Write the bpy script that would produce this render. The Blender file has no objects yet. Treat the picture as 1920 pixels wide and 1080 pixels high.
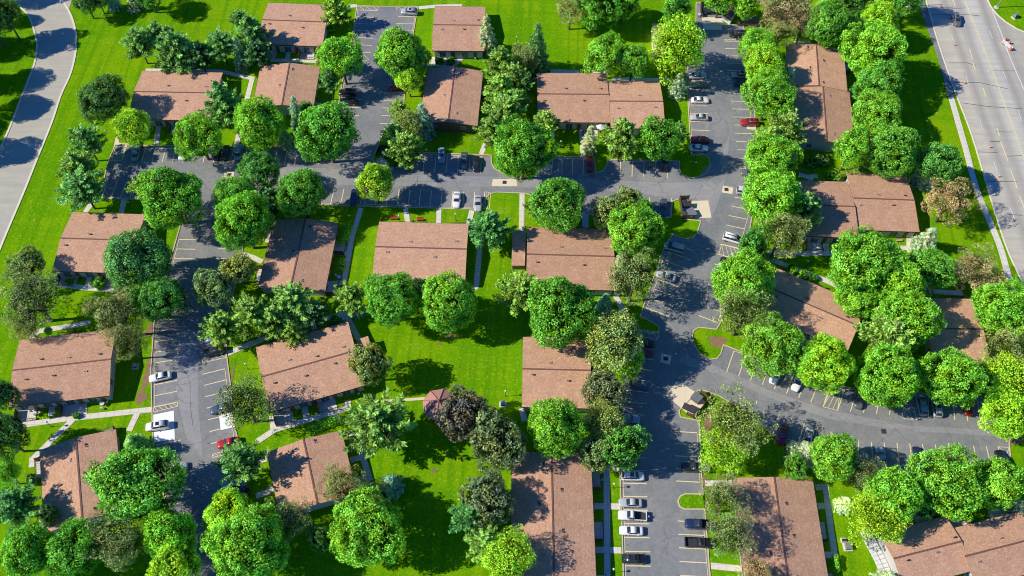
import bpy, bmesh, math, random
import numpy as np
from math import radians, sin, cos, pi, atan2, sqrt
from mathutils import Vector, Matrix, Quaternion
from mathutils.geometry import delaunay_2d_cdt
random.seed(7); rng = np.random.default_rng(7)
S = bpy.context.scene
COL = S.collection
# ------------------------------------------------------------------ camera
H, FPX, DEP, ROLL = 178.4, 1710.0, radians(58.47), radians(-1.26)
Rv = Vector((1, 0, 0)); Dv = Vector((0, -sin(DEP), -cos(DEP))); Fv = Vector((0, cos(DEP), -sin(DEP)))
c_, s_ = cos(ROLL), sin(ROLL)
right = c_ * Rv + s_ * Dv; down = -s_ * Rv + c_ * Dv
cam = bpy.data.cameras.new('camera'); camo = bpy.data.objects.new('camera', cam); COL.objects.link(camo)
m3 = Matrix((right, -down, -Fv)).transposed()
camo.matrix_world = Matrix.Translation((0, 0, H)) @ m3.to_4x4()
cam.sensor_width = 36; cam.lens = FPX * 36 / 1920; cam.clip_start = 1; cam.clip_end = 5000
S.camera = camo
def G(px, py, h=0.0):
    """where the line of sight through a photo pixel meets the height h: a survey of the place"""
    r = Fv + (px - 960) / FPX * right + (py - 540) / FPX * down
    k = (H - h) / -r.z
    return Vector((r.x * k, r.y * k, h))
def mpp(px, py, h=0.0):
    r = Fv + (px - 960) / FPX * right + (py - 540) / FPX * down
    return (H - h) / -r.z / FPX
# ------------------------------------------------------------------ light
SUN_EL, SUN_DIR = radians(39), radians(6)           # shadows fall towards SUN_DIR
sun = bpy.data.lights.new('sun', 'SUN'); sun.energy = 5.0; sun.angle = radians(0.5); sun.color = (1.0, 0.93, 0.82)
so = bpy.data.objects.new('sun', sun); COL.objects.link(so)
ld = Vector((cos(SUN_EL) * cos(SUN_DIR), cos(SUN_EL) * sin(SUN_DIR), -sin(SUN_EL)))
so.rotation_euler = ld.to_track_quat('-Z', 'Y').to_euler(); so.location = (-200, 0, 200)
w = bpy.data.worlds.new('World'); S.world = w; w.use_nodes = True
nt = w.node_tree; bg = nt.nodes['Background']
sky = nt.nodes.new('ShaderNodeTexSky'); sky.sky_type = 'NISHITA'; sky.sun_disc = False
sky.sun_elevation = SUN_EL; sky.sun_rotation = atan2(-ld.x, -ld.y); sky.ozone_density = 5.0; sky.air_density = 1.0; sky.dust_density = 0.3
tn = nt.nodes.new('ShaderNodeMix'); tn.data_type = 'RGBA'; tn.blend_type = 'MULTIPLY'; tn.inputs[0].default_value = 1; tn.inputs[7].default_value = (.34, .92, 1.80, 1)
nt.links.new(sky.outputs[0], tn.inputs[6]); nt.links.new(tn.outputs[2], bg.inputs[0]); bg.inputs[1].default_value = 0.074
S.view_settings.view_transform = 'Standard'; S.view_settings.look = 'None'; S.view_settings.exposure = 0
S.cycles.filter_width = 1.0; S.cycles.max_bounces = 5; S.cycles.transparent_max_bounces = 4; S.cycles.transmission_bounces = 3
# ------------------------------------------------------------------ materials
class NT:
    def __init__(s, name):
        s.m = bpy.data.materials.new(name); s.m.use_nodes = True; s.t = s.m.node_tree; s.t.nodes.clear()
        s.out = s.n('ShaderNodeOutputMaterial')
    def n(s, typ, **kw):
        nd = s.t.nodes.new(typ)
        for k, v in kw.items():
            if k.startswith('i_'):
                key = k[2:]; key = int(key) if key.isdigit() else key.replace('_', ' ')
                s.set(nd.inputs[key], v)
            else: setattr(nd, k, v)
        return nd
    def set(s, inp, v):
        if isinstance(v, bpy.types.NodeSocket): s.t.links.new(v, inp)
        elif isinstance(v, tuple) and len(v) == 3 and inp.type == 'RGBA': inp.default_value = (*v, 1)
        else: inp.default_value = v
    def pos(s, scale=(1, 1, 1), rot=0, obj=False):
        g = s.n('ShaderNodeTexCoord').outputs['Object'] if obj else s.n('ShaderNodeNewGeometry').outputs['Position']
        mp = s.n('ShaderNodeMapping'); s.set(mp.inputs[0], g); mp.inputs['Scale'].default_value = scale; mp.inputs['Rotation'].default_value = (0, 0, rot)
        return mp.outputs[0]
    def noise(s, sc, det=3, rough=.5, vec=None, dist=0):
        nd = s.n('ShaderNodeTexNoise', i_Scale=sc, i_Detail=det, i_Roughness=rough, i_Distortion=dist)
        if vec is None: vec = s.pos()
        s.set(nd.inputs['Vector'], vec); return nd.outputs['Fac']
    def ramp(s, fac, stops, interp='LINEAR'):
        nd = s.n('ShaderNodeValToRGB'); s.set(nd.inputs[0], fac); e = nd.color_ramp.elements; nd.color_ramp.interpolation = interp
        while len(e) < len(stops): e.new(0.5)
        for k, (p, c) in enumerate(stops):
            e[k].position = p; e[k].color = (c, c, c, 1) if not isinstance(c, tuple) else (*c, 1)
        return nd.outputs[0]
    def mix(s, f, a, b, mode='MIX'):
        nd = s.n('ShaderNodeMix', data_type='RGBA', blend_type=mode)
        s.set(nd.inputs[0], f); s.set(nd.inputs[6], a); s.set(nd.inputs[7], b); return nd.outputs[2]
    def math(s, op, a, b=0.0):
        nd = s.n('ShaderNodeMath', operation=op); s.set(nd.inputs[0], a); s.set(nd.inputs[1], b); return nd.outputs[0]
    def bsdf(s, col, rough=.8, spec=.3, metal=0, bump=None, bs=.3, bd=.05, **kw):
        nd = s.n('ShaderNodeBsdfPrincipled'); s.set(nd.inputs['Base Color'], col); s.set(nd.inputs['Roughness'], rough)
        nd.inputs['Specular IOR Level'].default_value = spec; nd.inputs['Metallic'].default_value = metal
        for k, v in kw.items(): s.set(nd.inputs[k.replace('_', ' ')], v)
        if bump is not None:
            b = s.n('ShaderNodeBump', i_Strength=bs, i_Distance=bd); s.set(b.inputs['Height'], bump); s.t.links.new(b.outputs[0], nd.inputs['Normal'])
        s.t.links.new(nd.outputs[0], s.out.inputs[0]); return s.m
def M_grass():
    t = NT('grass_turf'); big = t.noise(.03, 4, .65); mid = t.noise(.3, 4, .65); fine = t.noise(5.0, 3, .7)
    d = G(60, 320) - G(110, 200); a1 = -atan2(d.y, d.x)
    def rotn(ang, sx, sy, sc):
        mp = t.n('ShaderNodeVectorRotate', rotation_type='Z_AXIS'); t.set(mp.inputs['Vector'], t.n('ShaderNodeNewGeometry').outputs['Position']); mp.inputs['Angle'].default_value = ang
        m2 = t.n('ShaderNodeMapping'); t.set(m2.inputs[0], mp.outputs[0]); m2.inputs['Scale'].default_value = (sx, sy, 1); return t.noise(sc, 2, .5, m2.outputs[0])
    st = rotn(a1, .03, 1, .55); st2 = rotn(.05, .04, 1, .6)
    c = t.mix(t.ramp(big, [(.38, 0.), (.62, 1.)]), (.105, .345, .002), (.255, .440, .002))
    c = t.mix(t.ramp(mid, [(.42, 0.), (.75, .8)]), c, (.320, .480, .004))
    c = t.mix(t.ramp(st, [(.40, .75), (.52, 0.)]), c, (.120, .31, .002))
    c = t.mix(t.ramp(st2, [(.38, .35), (.5, 0.)]), c, (.100, .31, .002))
    c = t.mix(t.ramp(t.noise(.12, 5, .75), [(.60, 0.), (.76, .75)]), c, (.45, .52, .06))
    c = t.mix(t.ramp(t.noise(.5, 5, .8), [(.66, 0.), (.80, .6)]), c, (.58, .48, .20))
    c = t.mix(t.ramp(t.noise(2.2, 4, .75), [(.36, .50), (.52, 0.)]), c, (.06, .22, .002))
    c = t.mix(t.ramp(t.noise(1.7, 3, .8), [(.54, 0.), (.70, .6)]), c, (.52, .72, .06))
    c = t.mix(t.ramp(fine, [(.3, .35), (.7, 0.)]), c, (.04, .18, .004))
    vo = t.n('ShaderNodeTexVoronoi', i_Scale=.55); t.set(vo.inputs['Vector'], t.pos())
    c = t.mix(t.ramp(vo.outputs['Distance'], [(.03, .5), (.08, 0.)]), c, (.75, .78, .45))
    return t.bsdf(c, .95, .0, bump=fine, bs=.6, bd=.08)
def M_asphalt(name, a, b, tan, tanf):
    t = NT(name); n1 = t.noise(.09, 4, .6); n2 = t.noise(1.2, 4, .7); n3 = t.noise(14, 2, .6)
    c = t.mix(t.ramp(n1, [(.35, 0.), (.65, 1.)]), a, b)
    c = t.mix(t.ramp(t.noise(.22, 5, .75, dist=.8), [(.5, 0.), (.75, tanf)]), c, tan)
    c = t.mix(t.ramp(n2, [(.3, .35), (.6, 0.)]), c, (a[0] * .6, a[1] * .6, a[2] * .62))
    vo = t.n('ShaderNodeTexVoronoi', feature='DISTANCE_TO_EDGE', i_Scale=.11); v = t.pos()
    ad = t.n('ShaderNodeVectorMath', operation='ADD'); t.set(ad.inputs[0], v)
    nn = t.n('ShaderNodeTexNoise', i_Scale=.5, i_Detail=4.); t.set(nn.inputs['Vector'], v)
    sc = t.n('ShaderNodeVectorMath', operation='SCALE'); t.set(sc.inputs[0], nn.outputs['Color']); sc.inputs['Scale'].default_value = 2.4
    t.set(ad.inputs[1], sc.outputs[0]); t.set(vo.inputs['Vector'], ad.outputs[0])
    c = t.mix(t.math('MULTIPLY', t.ramp(vo.outputs['Distance'], [(.006, .38), (.016, 0.)]), t.ramp(n1, [(.4, 0.), (.6, 1.)])), c, (.12, .12, .125))
    vo2 = t.n('ShaderNodeTexVoronoi', i_Scale=.4); t.set(vo2.inputs['Vector'], v)
    c = t.mix(t.ramp(vo2.outputs['Distance'], [(.04, .5), (.14, 0.)]), c, (.10, .10, .105))
    c = t.mix(t.ramp(n3, [(.35, .25), (.65, 0.)]), c, (.08, .08, .085))
    return t.bsdf(c, .85, .25, bump=n3, bs=.3, bd=.02)
def M_concrete(name, a, b, joint=0):
    t = NT(name); c = t.mix(t.noise(.6, 4, .7), a, b); n3 = t.noise(9, 3, .6)
    c = t.mix(t.ramp(n3, [(.3, .3), (.6, 0.)]), c, tuple(x * .6 for x in a))
    if joint:
        br = t.n('ShaderNodeTexVoronoi', distance='CHEBYCHEV', i_Scale=joint, i_Randomness=.0); t.set(br.inputs['Vector'], t.pos())
        c = t.mix(t.ramp(br.outputs['Distance'], [(.44, 0.), (.49, .5)]), c, tuple(x * .4 for x in a))
    return t.bsdf(c, .9, .2)
def M_road(name, p0, p1, stops, width):
    """concrete road with wheel-worn lanes running along p0->p1"""
    t = NT(name); d = (p1 - p0); d.z = 0; d.normalize(); n = Vector((d.y, -d.x, 0))
    if n.x < 0: n = -n
    dp = t.n('ShaderNodeVectorMath', operation='DOT_PRODUCT'); t.set(dp.inputs[0], t.n('ShaderNodeNewGeometry').outputs['Position']); dp.inputs[1].default_value = n
    u = t.math('DIVIDE', t.math('SUBTRACT', dp.outputs['Value'], p0.dot(n)), width)
    u = t.math('ADD', u, t.math('MULTIPLY', t.math('SUBTRACT', t.noise(.05, 2), .5), .05))
    c = t.ramp(u, stops); ang = atan2(d.y, d.x)
    c = t.mix(t.ramp(t.noise(.8, 4, .6, t.pos((.07, 1, 1), -ang)), [(.35, .4), (.65, 0.)]), c, (.36, .35, .33))
    c = t.mix(t.ramp(t.noise(.25, 4, .7), [(.4, .25), (.65, 0.)]), c, (.34, .325, .30))
    c = t.mix(t.ramp(t.noise(7, 2, .6), [(.3, .2), (.65, 0.)]), c, (.30, .28, .25))
    return t.bsdf(c, .85, .3)
def M_roof():
    t = NT('brown_shingle'); v = t.pos((1, 1, 1), 0, True)
    br = t.n('ShaderNodeTexBrick', i_Scale=1.0, offset=.5); t.set(br.inputs['Vector'], v)
    br.inputs['Brick Width'].default_value = .9; br.inputs['Row Height'].default_value = .28; br.inputs['Mortar Size'].default_value = .012
    br.inputs['Color1'].default_value = (.68, .39, .245, 1); br.inputs['Color2'].default_value = (.55, .31, .19, 1); br.inputs['Mortar'].default_value = (.36, .20, .12, 1)
    n1 = t.noise(.35, 4, .7, v); n2 = t.noise(2.6, 3, .8, v)
    c = t.mix(t.ramp(n2, [(.35, .75), (.62, 0.)]), br.outputs[0], (.40, .22, .135))
    c = t.mix(t.ramp(n2, [(.52, 0.), (.75, .55)]), c, (.82, .56, .38))
    c = t.mix(t.ramp(n1, [(.4, 0.), (.7, .3)]), c, (.72, .47, .31))
    c = t.mix(t.ramp(t.noise(.5, 3, .6, t.pos((1, .25, 1), 0, True)), [(.50, 0.), (.72, .35)]), c, (.40, .25, .17))
    vp = t.n('ShaderNodeTexVoronoi', i_Scale=.16, distance='CHEBYCHEV'); t.set(vp.inputs['Vector'], v)
    c = t.mix(t.ramp(vp.outputs['Distance'], [(.10, .22), (.13, 0.)]), c, (.82, .60, .42))
    oi = t.n('ShaderNodeObjectInfo')
    c = t.mix(1.0, c, t.ramp(oi.outputs['Random'], [(0., .90), (1., 1.12)]), 'MULTIPLY')
    return t.bsdf(c, .9, .2, bump=br.outputs['Fac'], bs=.3, bd=.02)
def M_plain(name, c, rough=.7, metal=0, spec=.3, var=.25, sc=3):
    t = NT(name); col = t.mix(t.ramp(t.noise(sc, 3, .6), [(.3, var), (.7, 0.)]), c, tuple(x * .55 for x in c))
    return t.bsdf(col, rough, spec, metal)
def M_siding(name, c, vert=False):
    t = NT(name); wv = t.n('ShaderNodeTexWave', i_Scale=1.6, i_Distortion=.2, bands_direction='X' if vert else 'Z'); t.set(wv.inputs['Vector'], t.pos((1, 1, 1), 0, True))
    col = t.mix(t.ramp(wv.outputs['Fac'], [(0., .55), (.25, 0.)]), c, tuple(x * .5 for x in c))
    col = t.mix(t.ramp(t.noise(1.2, 3, .6), [(.3, .25), (.7, 0.)]), col, tuple(x * .6 for x in c))
    return t.bsdf(col, .7, .3)
def M_objcol(name, rough, clear=0, metal=0, var=.12):
    t = NT(name); oi = t.n('ShaderNodeObjectInfo'); c = oi.outputs['Color']
    c = t.mix(t.ramp(t.noise(2.5, 3, .6), [(.3, var), (.7, 0.)]), c, (.08, .07, .06))
    return t.bsdf(c, rough, .5, metal, Coat_Weight=clear, Coat_Roughness=.05)
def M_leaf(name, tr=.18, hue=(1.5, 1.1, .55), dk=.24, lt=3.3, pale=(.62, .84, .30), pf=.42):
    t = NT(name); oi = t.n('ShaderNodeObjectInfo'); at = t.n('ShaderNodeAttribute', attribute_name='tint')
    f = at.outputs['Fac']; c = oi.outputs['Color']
    br = t.math('ADD', t.math('MULTIPLY', t.math('POWER', f, 1.5), lt), dk)  # painted shading: leaf colour runs from dark interior to sunlit tip
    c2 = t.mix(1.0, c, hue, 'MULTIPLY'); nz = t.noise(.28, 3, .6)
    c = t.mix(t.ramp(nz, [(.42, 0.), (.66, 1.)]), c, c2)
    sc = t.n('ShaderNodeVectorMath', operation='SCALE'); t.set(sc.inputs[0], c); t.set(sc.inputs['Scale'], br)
    col = t.mix(t.ramp(f, [(.45, 0.), (.85, pf)]), sc.outputs[0], pale)  # pale yellow mixed in as a painted sun highlight on bright leaves
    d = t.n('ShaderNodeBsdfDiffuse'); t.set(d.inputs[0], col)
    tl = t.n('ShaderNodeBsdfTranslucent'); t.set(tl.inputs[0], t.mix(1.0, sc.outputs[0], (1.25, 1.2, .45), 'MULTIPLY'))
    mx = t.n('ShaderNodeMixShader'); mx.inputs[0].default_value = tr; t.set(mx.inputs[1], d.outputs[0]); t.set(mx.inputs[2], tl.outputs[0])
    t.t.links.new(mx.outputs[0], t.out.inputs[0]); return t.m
MT = dict(
    grass=M_grass(), asphalt=M_asphalt('dark_asphalt', (.235, .245, .245), (.315, .318, .305), (.46, .44, .37), .6),
    pale=M_asphalt('worn_asphalt', (.32, .32, .325), (.40, .39, .375), (.50, .46, .39), .6),
    walk=M_concrete('sidewalk_concrete', (.86, .80, .66), (.70, .64, .53), .62), pad=M_concrete('pad_concrete', (.78, .64, .42), (.88, .76, .55)),
    kerb=M_concrete('kerb_concrete', (.76, .62, .38), (.60, .50, .34)), kerbw=M_concrete('street_kerb_concrete', (.88, .80, .60), (.76, .68, .50)),
    yellow=M_plain('yellow_paint', (.92, .78, .40), .7, var=.35, sc=1.6), white=M_plain('white_paint', (.80, .80, .78), .7, var=.5, sc=1.6), tar=M_plain('tar', (.13, .125, .12), .7, var=.6),
    roof=M_roof(), cap=M_plain('ridge_shingle', (.20, .10, .075)), fascia=M_plain('dark_fascia', (.07, .045, .035)),
    wall=M_siding('pale_siding', (.62, .60, .56)), brownwall=M_siding('brown_siding', (.16, .10, .07), True), trim=M_plain('white_trim', (.75, .74, .70)),
    glass=M_plain('window_glass', (.10, .13, .16), .08, 0, .8), door=M_plain('door_paint', (.25, .12, .08)), timber=M_siding('fence_timber', (.14, .09, .06), True),
    metal=M_plain('galvanised', (.5, .5, .5), .4, .6), dark=M_plain('dark_metal', (.05, .05, .055), .5), rub=M_plain('rubber', (.02, .02, .022), .7),
    bark=M_plain('bark', (.16, .11, .075), .9, sc=6), soil=M_plain('soil', (.33, .20, .11), .95, var=.5, sc=1.2),
    paint=M_objcol('car_paint', .28, .8), obj=M_objcol('coated', .6), carglass=M_plain('car_glass', (.03, .04, .05), .06, 0, .9, .1), rim=M_plain('alloy', (.6, .6, .62), .3, .8),
    lamp=M_plain('headlamp', (.85, .86, .88), .15, 0, .8, .1), red=M_plain('tail_lens', (.45, .02, .02), .3),
    leaf=M_leaf('broadleaf'), needle=M_leaf('needles', .12, (1.3, 1.12, .8), .12, 3.4, (.55, .70, .27), .38), olive=M_leaf('olive_foliage', .15, (1.5, 1.1, 1.1), .22, 3.4, (.62, .58, .32), .4),
    skin=M_plain('skin', (.55, .33, .24)), shirt=M_plain('shirt', (.75, .22, .20)), short=M_plain('shorts', (.55, .52, .45)), hair=M_plain('hair', (.55, .42, .25)), cushion=M_plain('cushion', (.7, .7, .68)),
    orange=M_plain('barrel_orange', (.85, .22, .12)), water=M_plain('compost', (.30, .13, .06), var=.6, sc=2))
# ------------------------------------------------------------------ mesh helpers
def link(name, me, parent=None, loc=None):
    o = bpy.data.objects.new(name, me); COL.objects.link(o)
    if parent: o.parent = parent
    if loc is not None: o.location = loc
    return o
def tag(o, label, cat, group=None):
    o['label'] = label; o['category'] = cat
    if group: o['group'] = group
    return o
def struct(o): o['kind'] = 'structure'; return o
def empty(name, loc, rz, label, cat, group=None):
    o = link(name, None, None, loc); o.rotation_euler = (0, 0, rz); o.empty_display_size = .5
    return tag(o, label, cat, group)
class B:
    """collects shapes into one mesh"""
    def __init__(s): s.bm = bmesh.new()
    def box(s, x0, x1, y0, y1, z0, z1, rz=0, c=None):
        vs = [Vector((x, y, z)) for z in (z0, z1) for x, y in ((x0, y0), (x1, y0), (x1, y1), (x0, y1))]
        if rz:
            c = Vector(c) if c else Vector(((x0 + x1) / 2, (y0 + y1) / 2, 0)); q = Matrix.Rotation(rz, 3, 'Z')
            vs = [q @ (v - c) + c for v in vs]
        vs = [s.bm.verts.new(v) for v in vs]
        for f in ((3, 2, 1, 0), (4, 5, 6, 7), (0, 1, 5, 4), (1, 2, 6, 5), (2, 3, 7, 6), (3, 0, 4, 7)): s.bm.faces.new([vs[i] for i in f])
        return s
    def face(s, pts): 
        return s.bm.faces.new([s.bm.verts.new(p) for p in pts])
    def poly(s, pts, z, z1=None):
        """flat polygon (or prism if z1)"""
        pts = [Vector((p.x, p.y, z)) for p in pts]
        a = sum(pts[i].x * pts[(i + 1) % len(pts)].y - pts[(i + 1) % len(pts)].x * pts[i].y for i in range(len(pts)))
        if a < 0: pts = pts[::-1]
        lo = [s.bm.verts.new(p) for p in pts]
        n = len(pts); r = delaunay_2d_cdt([Vector((p.x, p.y)) for p in pts], [(i, (i + 1) % n) for i in range(n)], [], 1, 1e-4)
        zt = z if z1 is None else z1; vs = [s.bm.verts.new((v.x, v.y, zt)) for v in r[0]]
        for f in r[2]:
            fc = s.bm.faces.new([vs[i] for i in f])
            if fc.calc_area() and (fc.normal_update() or fc.normal.z < 0): fc.normal_flip()
        if z1 is None:
            for v in lo: s.bm.verts.remove(v)
            return s
        hi = [s.bm.verts.new((p.x, p.y, z1)) for p in pts]; n = len(pts)
        for i in range(n): s.bm.faces.new((lo[i], lo[(i + 1) % n], hi[(i + 1) % n], hi[i]))
        return s
    def ribbon(s, pts, wd, z0, z1=None, closed=False, side=0):
        n = len(pts); L = []
        for i, p in enumerate(pts):
            a = pts[i - 1] if (i > 0 or closed) else p; b = pts[(i + 1) % n] if (i < n - 1 or closed) else p
            d1 = (p - a); d2 = (b - p); d1.z = d2.z = 0
            if d1.length < 1e-6: d1 = d2
            if d2.length < 1e-6: d2 = d1
            d1 = d1.normalized(); d2 = d2.normalized(); t = (d1 + d2)
            t = t.normalized() if t.length > .2 else d2
            nn = Vector((-t.y, t.x, 0)); k = min(1 / max(.35, nn.dot(Vector((-d2.y, d2.x, 0)))), 2)
            L.append((p + nn * k * wd * (.5 + side * .5), p - nn * k * wd * (.5 - side * .5)))
        z = z0 if z1 is None else z1
        A = [s.bm.verts.new((a.x, a.y, z)) for a, b in L]; Bv = [s.bm.verts.new((b.x, b.y, z)) for a, b in L]
        m = n if closed else n - 1
        for i in range(m): j = (i + 1) % n; s.bm.faces.new((Bv[i], Bv[j], A[j], A[i]))
        if z1 is not None:
            a0 = [s.bm.verts.new((a.x, a.y, z0)) for a, b in L]; b0 = [s.bm.verts.new((b.x, b.y, z0)) for a, b in L]
            for i in range(m):
                j = (i + 1) % n; s.bm.faces.new((A[i], A[j], a0[j], a0[i])); s.bm.faces.new((Bv[j], Bv[i], b0[i], b0[j]))
            if not closed:
                s.bm.faces.new((A[0], a0[0], b0[0], Bv[0])); s.bm.faces.new((Bv[-1], b0[-1], a0[-1], A[-1]))
        return s
    def tube(s, p, q, r0, r1=None, n=8):
        r1 = r0 if r1 is None else r1; p = Vector(p); q = Vector(q); d = (q - p).normalized()
        u = d.orthogonal().normalized(); v = d.cross(u)
        a = [s.bm.verts.new(p + (u * cos(t) + v * sin(t)) * r0) for t in [2 * pi * i / n for i in range(n)]]
        b = [s.bm.verts.new(q + (u * cos(t) + v * sin(t)) * r1) for t in [2 * pi * i / n for i in range(n)]]
        for i in range(n): j = (i + 1) % n; s.bm.faces.new((a[i], a[j], b[j], b[i]))
        s.bm.faces.new(a[::-1]); s.bm.faces.new(b); return s
    def ball(s, c, r, sz=1, n=10):
        bmesh.ops.create_uvsphere(s.bm, u_segments=n, v_segments=n // 2 + 1, radius=r, matrix=Matrix.Translation(c) @ Matrix.Diagonal((1, 1, sz, 1))); return s
    def mesh(s, name, mat, smooth=False, bevel=0):
        if bevel: bmesh.ops.bevel(s.bm, geom=list(s.bm.edges), offset=bevel, segments=2, affect='EDGES', clamp_overlap=True)
        me = bpy.data.meshes.new(name); s.bm.to_mesh(me); s.bm.free(); me.materials.append(mat)
        if smooth: me.polygons.foreach_set('use_smooth', [True] * len(me.polygons))
        return me
    def obj(s, name, mat, parent=None, smooth=False, bevel=0, loc=None): return link(name, s.mesh(name, mat, smooth, bevel), parent, loc)
def spline(P, sub=5):
    P = [Vector(p) for p in P]; out = []
    for i in range(len(P) - 1):
        p0 = P[max(i - 1, 0)]; p1 = P[i]; p2 = P[i + 1]; p3 = P[min(i + 2, len(P) - 1)]
        for k in range(sub):
            t = k / sub
            out.append(.5 * ((2 * p1) + (-p0 + p2) * t + (2 * p0 - 5 * p1 + 4 * p2 - p3) * t * t + (-p0 + 3 * p1 - 3 * p2 + p3) * t ** 3))
    return out + [P[-1]]
def GP(L, h=0): return [G(x, y, h) for x, y in L]
# ------------------------------------------------------------------ ground, streets, parking lots
ZA, ZP, ZL = .03, .045, .06
struct(B().poly([Vector((-900, -500, 0)), Vector((900, -500, 0)), Vector((900, 1500, 0)), Vector((-900, 1500, 0))], 0).obj('ground', MT['grass']))
stL = spline(GP([(-5, -60), (25, -4), (52, 25), (61, 43), (68, 67), (71, 87), (67, 117), (55, 150), (41, 185), (21, 237), (3, 277), (-20, 325), (-60, 420), (-110, 560)]))
stR = spline(GP([(75, -60), (108, -10), (128, 22), (138, 50), (141, 78), (139, 105), (130, 140), (112, 180), (95, 231), (67, 300), (43, 360), (2, 457), (-30, 540), (-70, 650)]))
MT['street'] = M_road('street_concrete', G(97, 230), G(43, 360), [(0., (.56, .52, .38)), (.25, (.60, .56, .41)), (.5, (.52, .50, .38)), (.75, (.60, .57, .42)), (1., (.70, .62, .42))], 11)
struct(B().poly(stL + stR[::-1], ZA).obj('street', MT['street']))
struct(B().poly(GP([(108, -10), (134, -30), (135, -2), (132, 10), (127, 18)]), ZP).obj('driveway', MT['street']))
struct(B().ribbon(stL, .45, 0, .13, side=-1).obj('kerb_street_left', MT['kerbw'])); struct(B().ribbon(stR, .5, 0, .12, side=1).obj('kerb_street_right', MT['kerbw']))
avL = spline(GP([(1722, -50), (1737, 0), (1760, 80), (1790, 167), (1823, 253), (1855, 360), (1887, 460), (1917, 527), (1960, 620)]))
avR = spline(GP([(1838, -50), (1851, 0), (1863, 21), (1880, 38), (1898, 50), (1918, 60), (2010, 95)]))
MT['avenue'] = M_road('avenue_concrete', G(1737, 0), G(1855, 360), [(0., (0.651, 0.589, 0.430)), (.10, (0.682, 0.620, 0.455)), (.17, (0.419, 0.388, 0.300)), (.22, (0.620, 0.574, 0.430)), (.30, (0.465, 0.434, 0.339)), (.36, (0.713, 0.682, 0.533)), (.46, (0.651, 0.635, 0.508)), (.52, (0.388, 0.357, 0.274)), (.57, (0.589, 0.527, 0.391)), (.64, (0.434, 0.403, 0.300)), (.72, (0.558, 0.512, 0.377)), (.85, (0.527, 0.480, 0.365)), (1., (0.651, 0.620, 0.482))], 30)
struct(B().poly(avL + GP([(2500, 1200), (2500, 250)]) + avR[::-1], ZA).obj('avenue', MT['avenue']))
struct(B().ribbon(avL, .35, 0, .13, side=-1).obj('kerb_avenue_left', MT['kerbw'])); struct(B().ribbon(avR, .35, 0, .13, side=1).obj('kerb_avenue_right', MT['kerbw']))
wk = GP([(1716, -40), (1729, 9), (1747, 61), (1764, 107), (1773, 140), (1783, 182)]); struct(B().ribbon(spline(wk), 1.7, 0, .06).obj('footpath', MT['asphalt']))
wk = GP([(1783, 182), (1810, 277), (1833, 360), (1873, 457), (1893, 523), (1925, 600)]); struct(B().ribbon(spline(wk), 1.5, 0, .06).obj('footpath_lower', MT['walk']))
LOT = [(1306, 6), (1305, 112), (1286, 117), (1290, 177), (1297, 290), (1325, 291), (1331, 297), (1332, 312), (1325, 325), (1310, 333), (1293, 335), (1278, 329), (1273, 318), (1273, 303), (1140, 300), (1138, 312), (1130, 322), (1116, 325), (1114, 296), (1034, 294), (1012, 294), (1008, 318), (998, 333), (965, 334), (940, 325), (926, 316), (921, 307), (920, 292), (795, 287), (779, 288), (777, 307), (763, 315), (742, 315), (722, 318), (698, 300), (712, 262), (722, 240), (754, 235), (758, 174), (765, 120), (772, 75), (783, 13), (670, 13), (660, 80), (650, 125), (643, 153), (631, 222), (626, 270), (617, 297), (600, 308), (584, 306), (576, 295), (577, 281), (480, 277), (333, 275), (217, 273), (205, 300), (187, 372), (243, 373), (330, 376), (341, 392), (340, 420), (322, 483), (305, 540), (290, 607), (284, 693), (286, 760), (288, 833), (297, 865), (312, 950), (330, 1010), (340, 1110), (410, 1110), (403, 1040), (397, 975), (450, 945), (462, 915), (456, 880), (447, 830), (436, 790), (433, 735), (424, 665), (424, 600), (440, 535), (453, 477), (456, 450), (447, 400), (452, 386), (462, 383), (607, 384), (887, 392), (908, 392), (910, 372), (917, 364), (930, 360), (985, 362), (998, 366), (1003, 398), (1093, 401), (1257, 408), (1260, 377), (1272, 373), (1296, 376), (1290, 411), (1315, 414), (1308, 437), (1300, 446), (1285, 449), (1262, 440), (1247, 462), (1201, 593), (1224, 604), (1237, 613), (1236, 622), (1226, 626), (1196, 620), (1184, 648), (1166, 753), (1163, 880), (1168, 1010), (1171, 1120), (1334, 1120), (1328, 1055), (1322, 975), (1320, 950), (1315, 905), (1310, 790), (1275, 783), (1272, 770), (1308, 731), (1322, 732), (1347, 741), (1400, 770), (1448, 813), (1483, 835), (1600, 872), (1687, 884), (1800, 890), (1880, 880), (1893, 855), (1890, 815), (1878, 775), (1840, 747), (1720, 738), (1600, 731), (1560, 718), (1470, 690), (1397, 663), (1357, 648), (1352, 664), (1345, 673), (1331, 675), (1312, 664), (1301, 648), (1297, 632), (1299, 620), (1310, 613), (1343, 617), (1350, 605), (1375, 530), (1390, 480), (1403, 440), (1410, 400), (1419, 350), (1420, 275), (1415, 233), (1413, 165), (1403, 100), (1393, 48), (1355, 47), (1354, 20), (1340, 6)]
LOTW = GP(LOT)
struct(B().poly(LOTW, ZA).obj('parking_lot', MT['asphalt']))
struct(B().ribbon(LOTW, .22, 0, .15, closed=True, side=-1).obj('kerb_lot', MT['kerb']))
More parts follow.
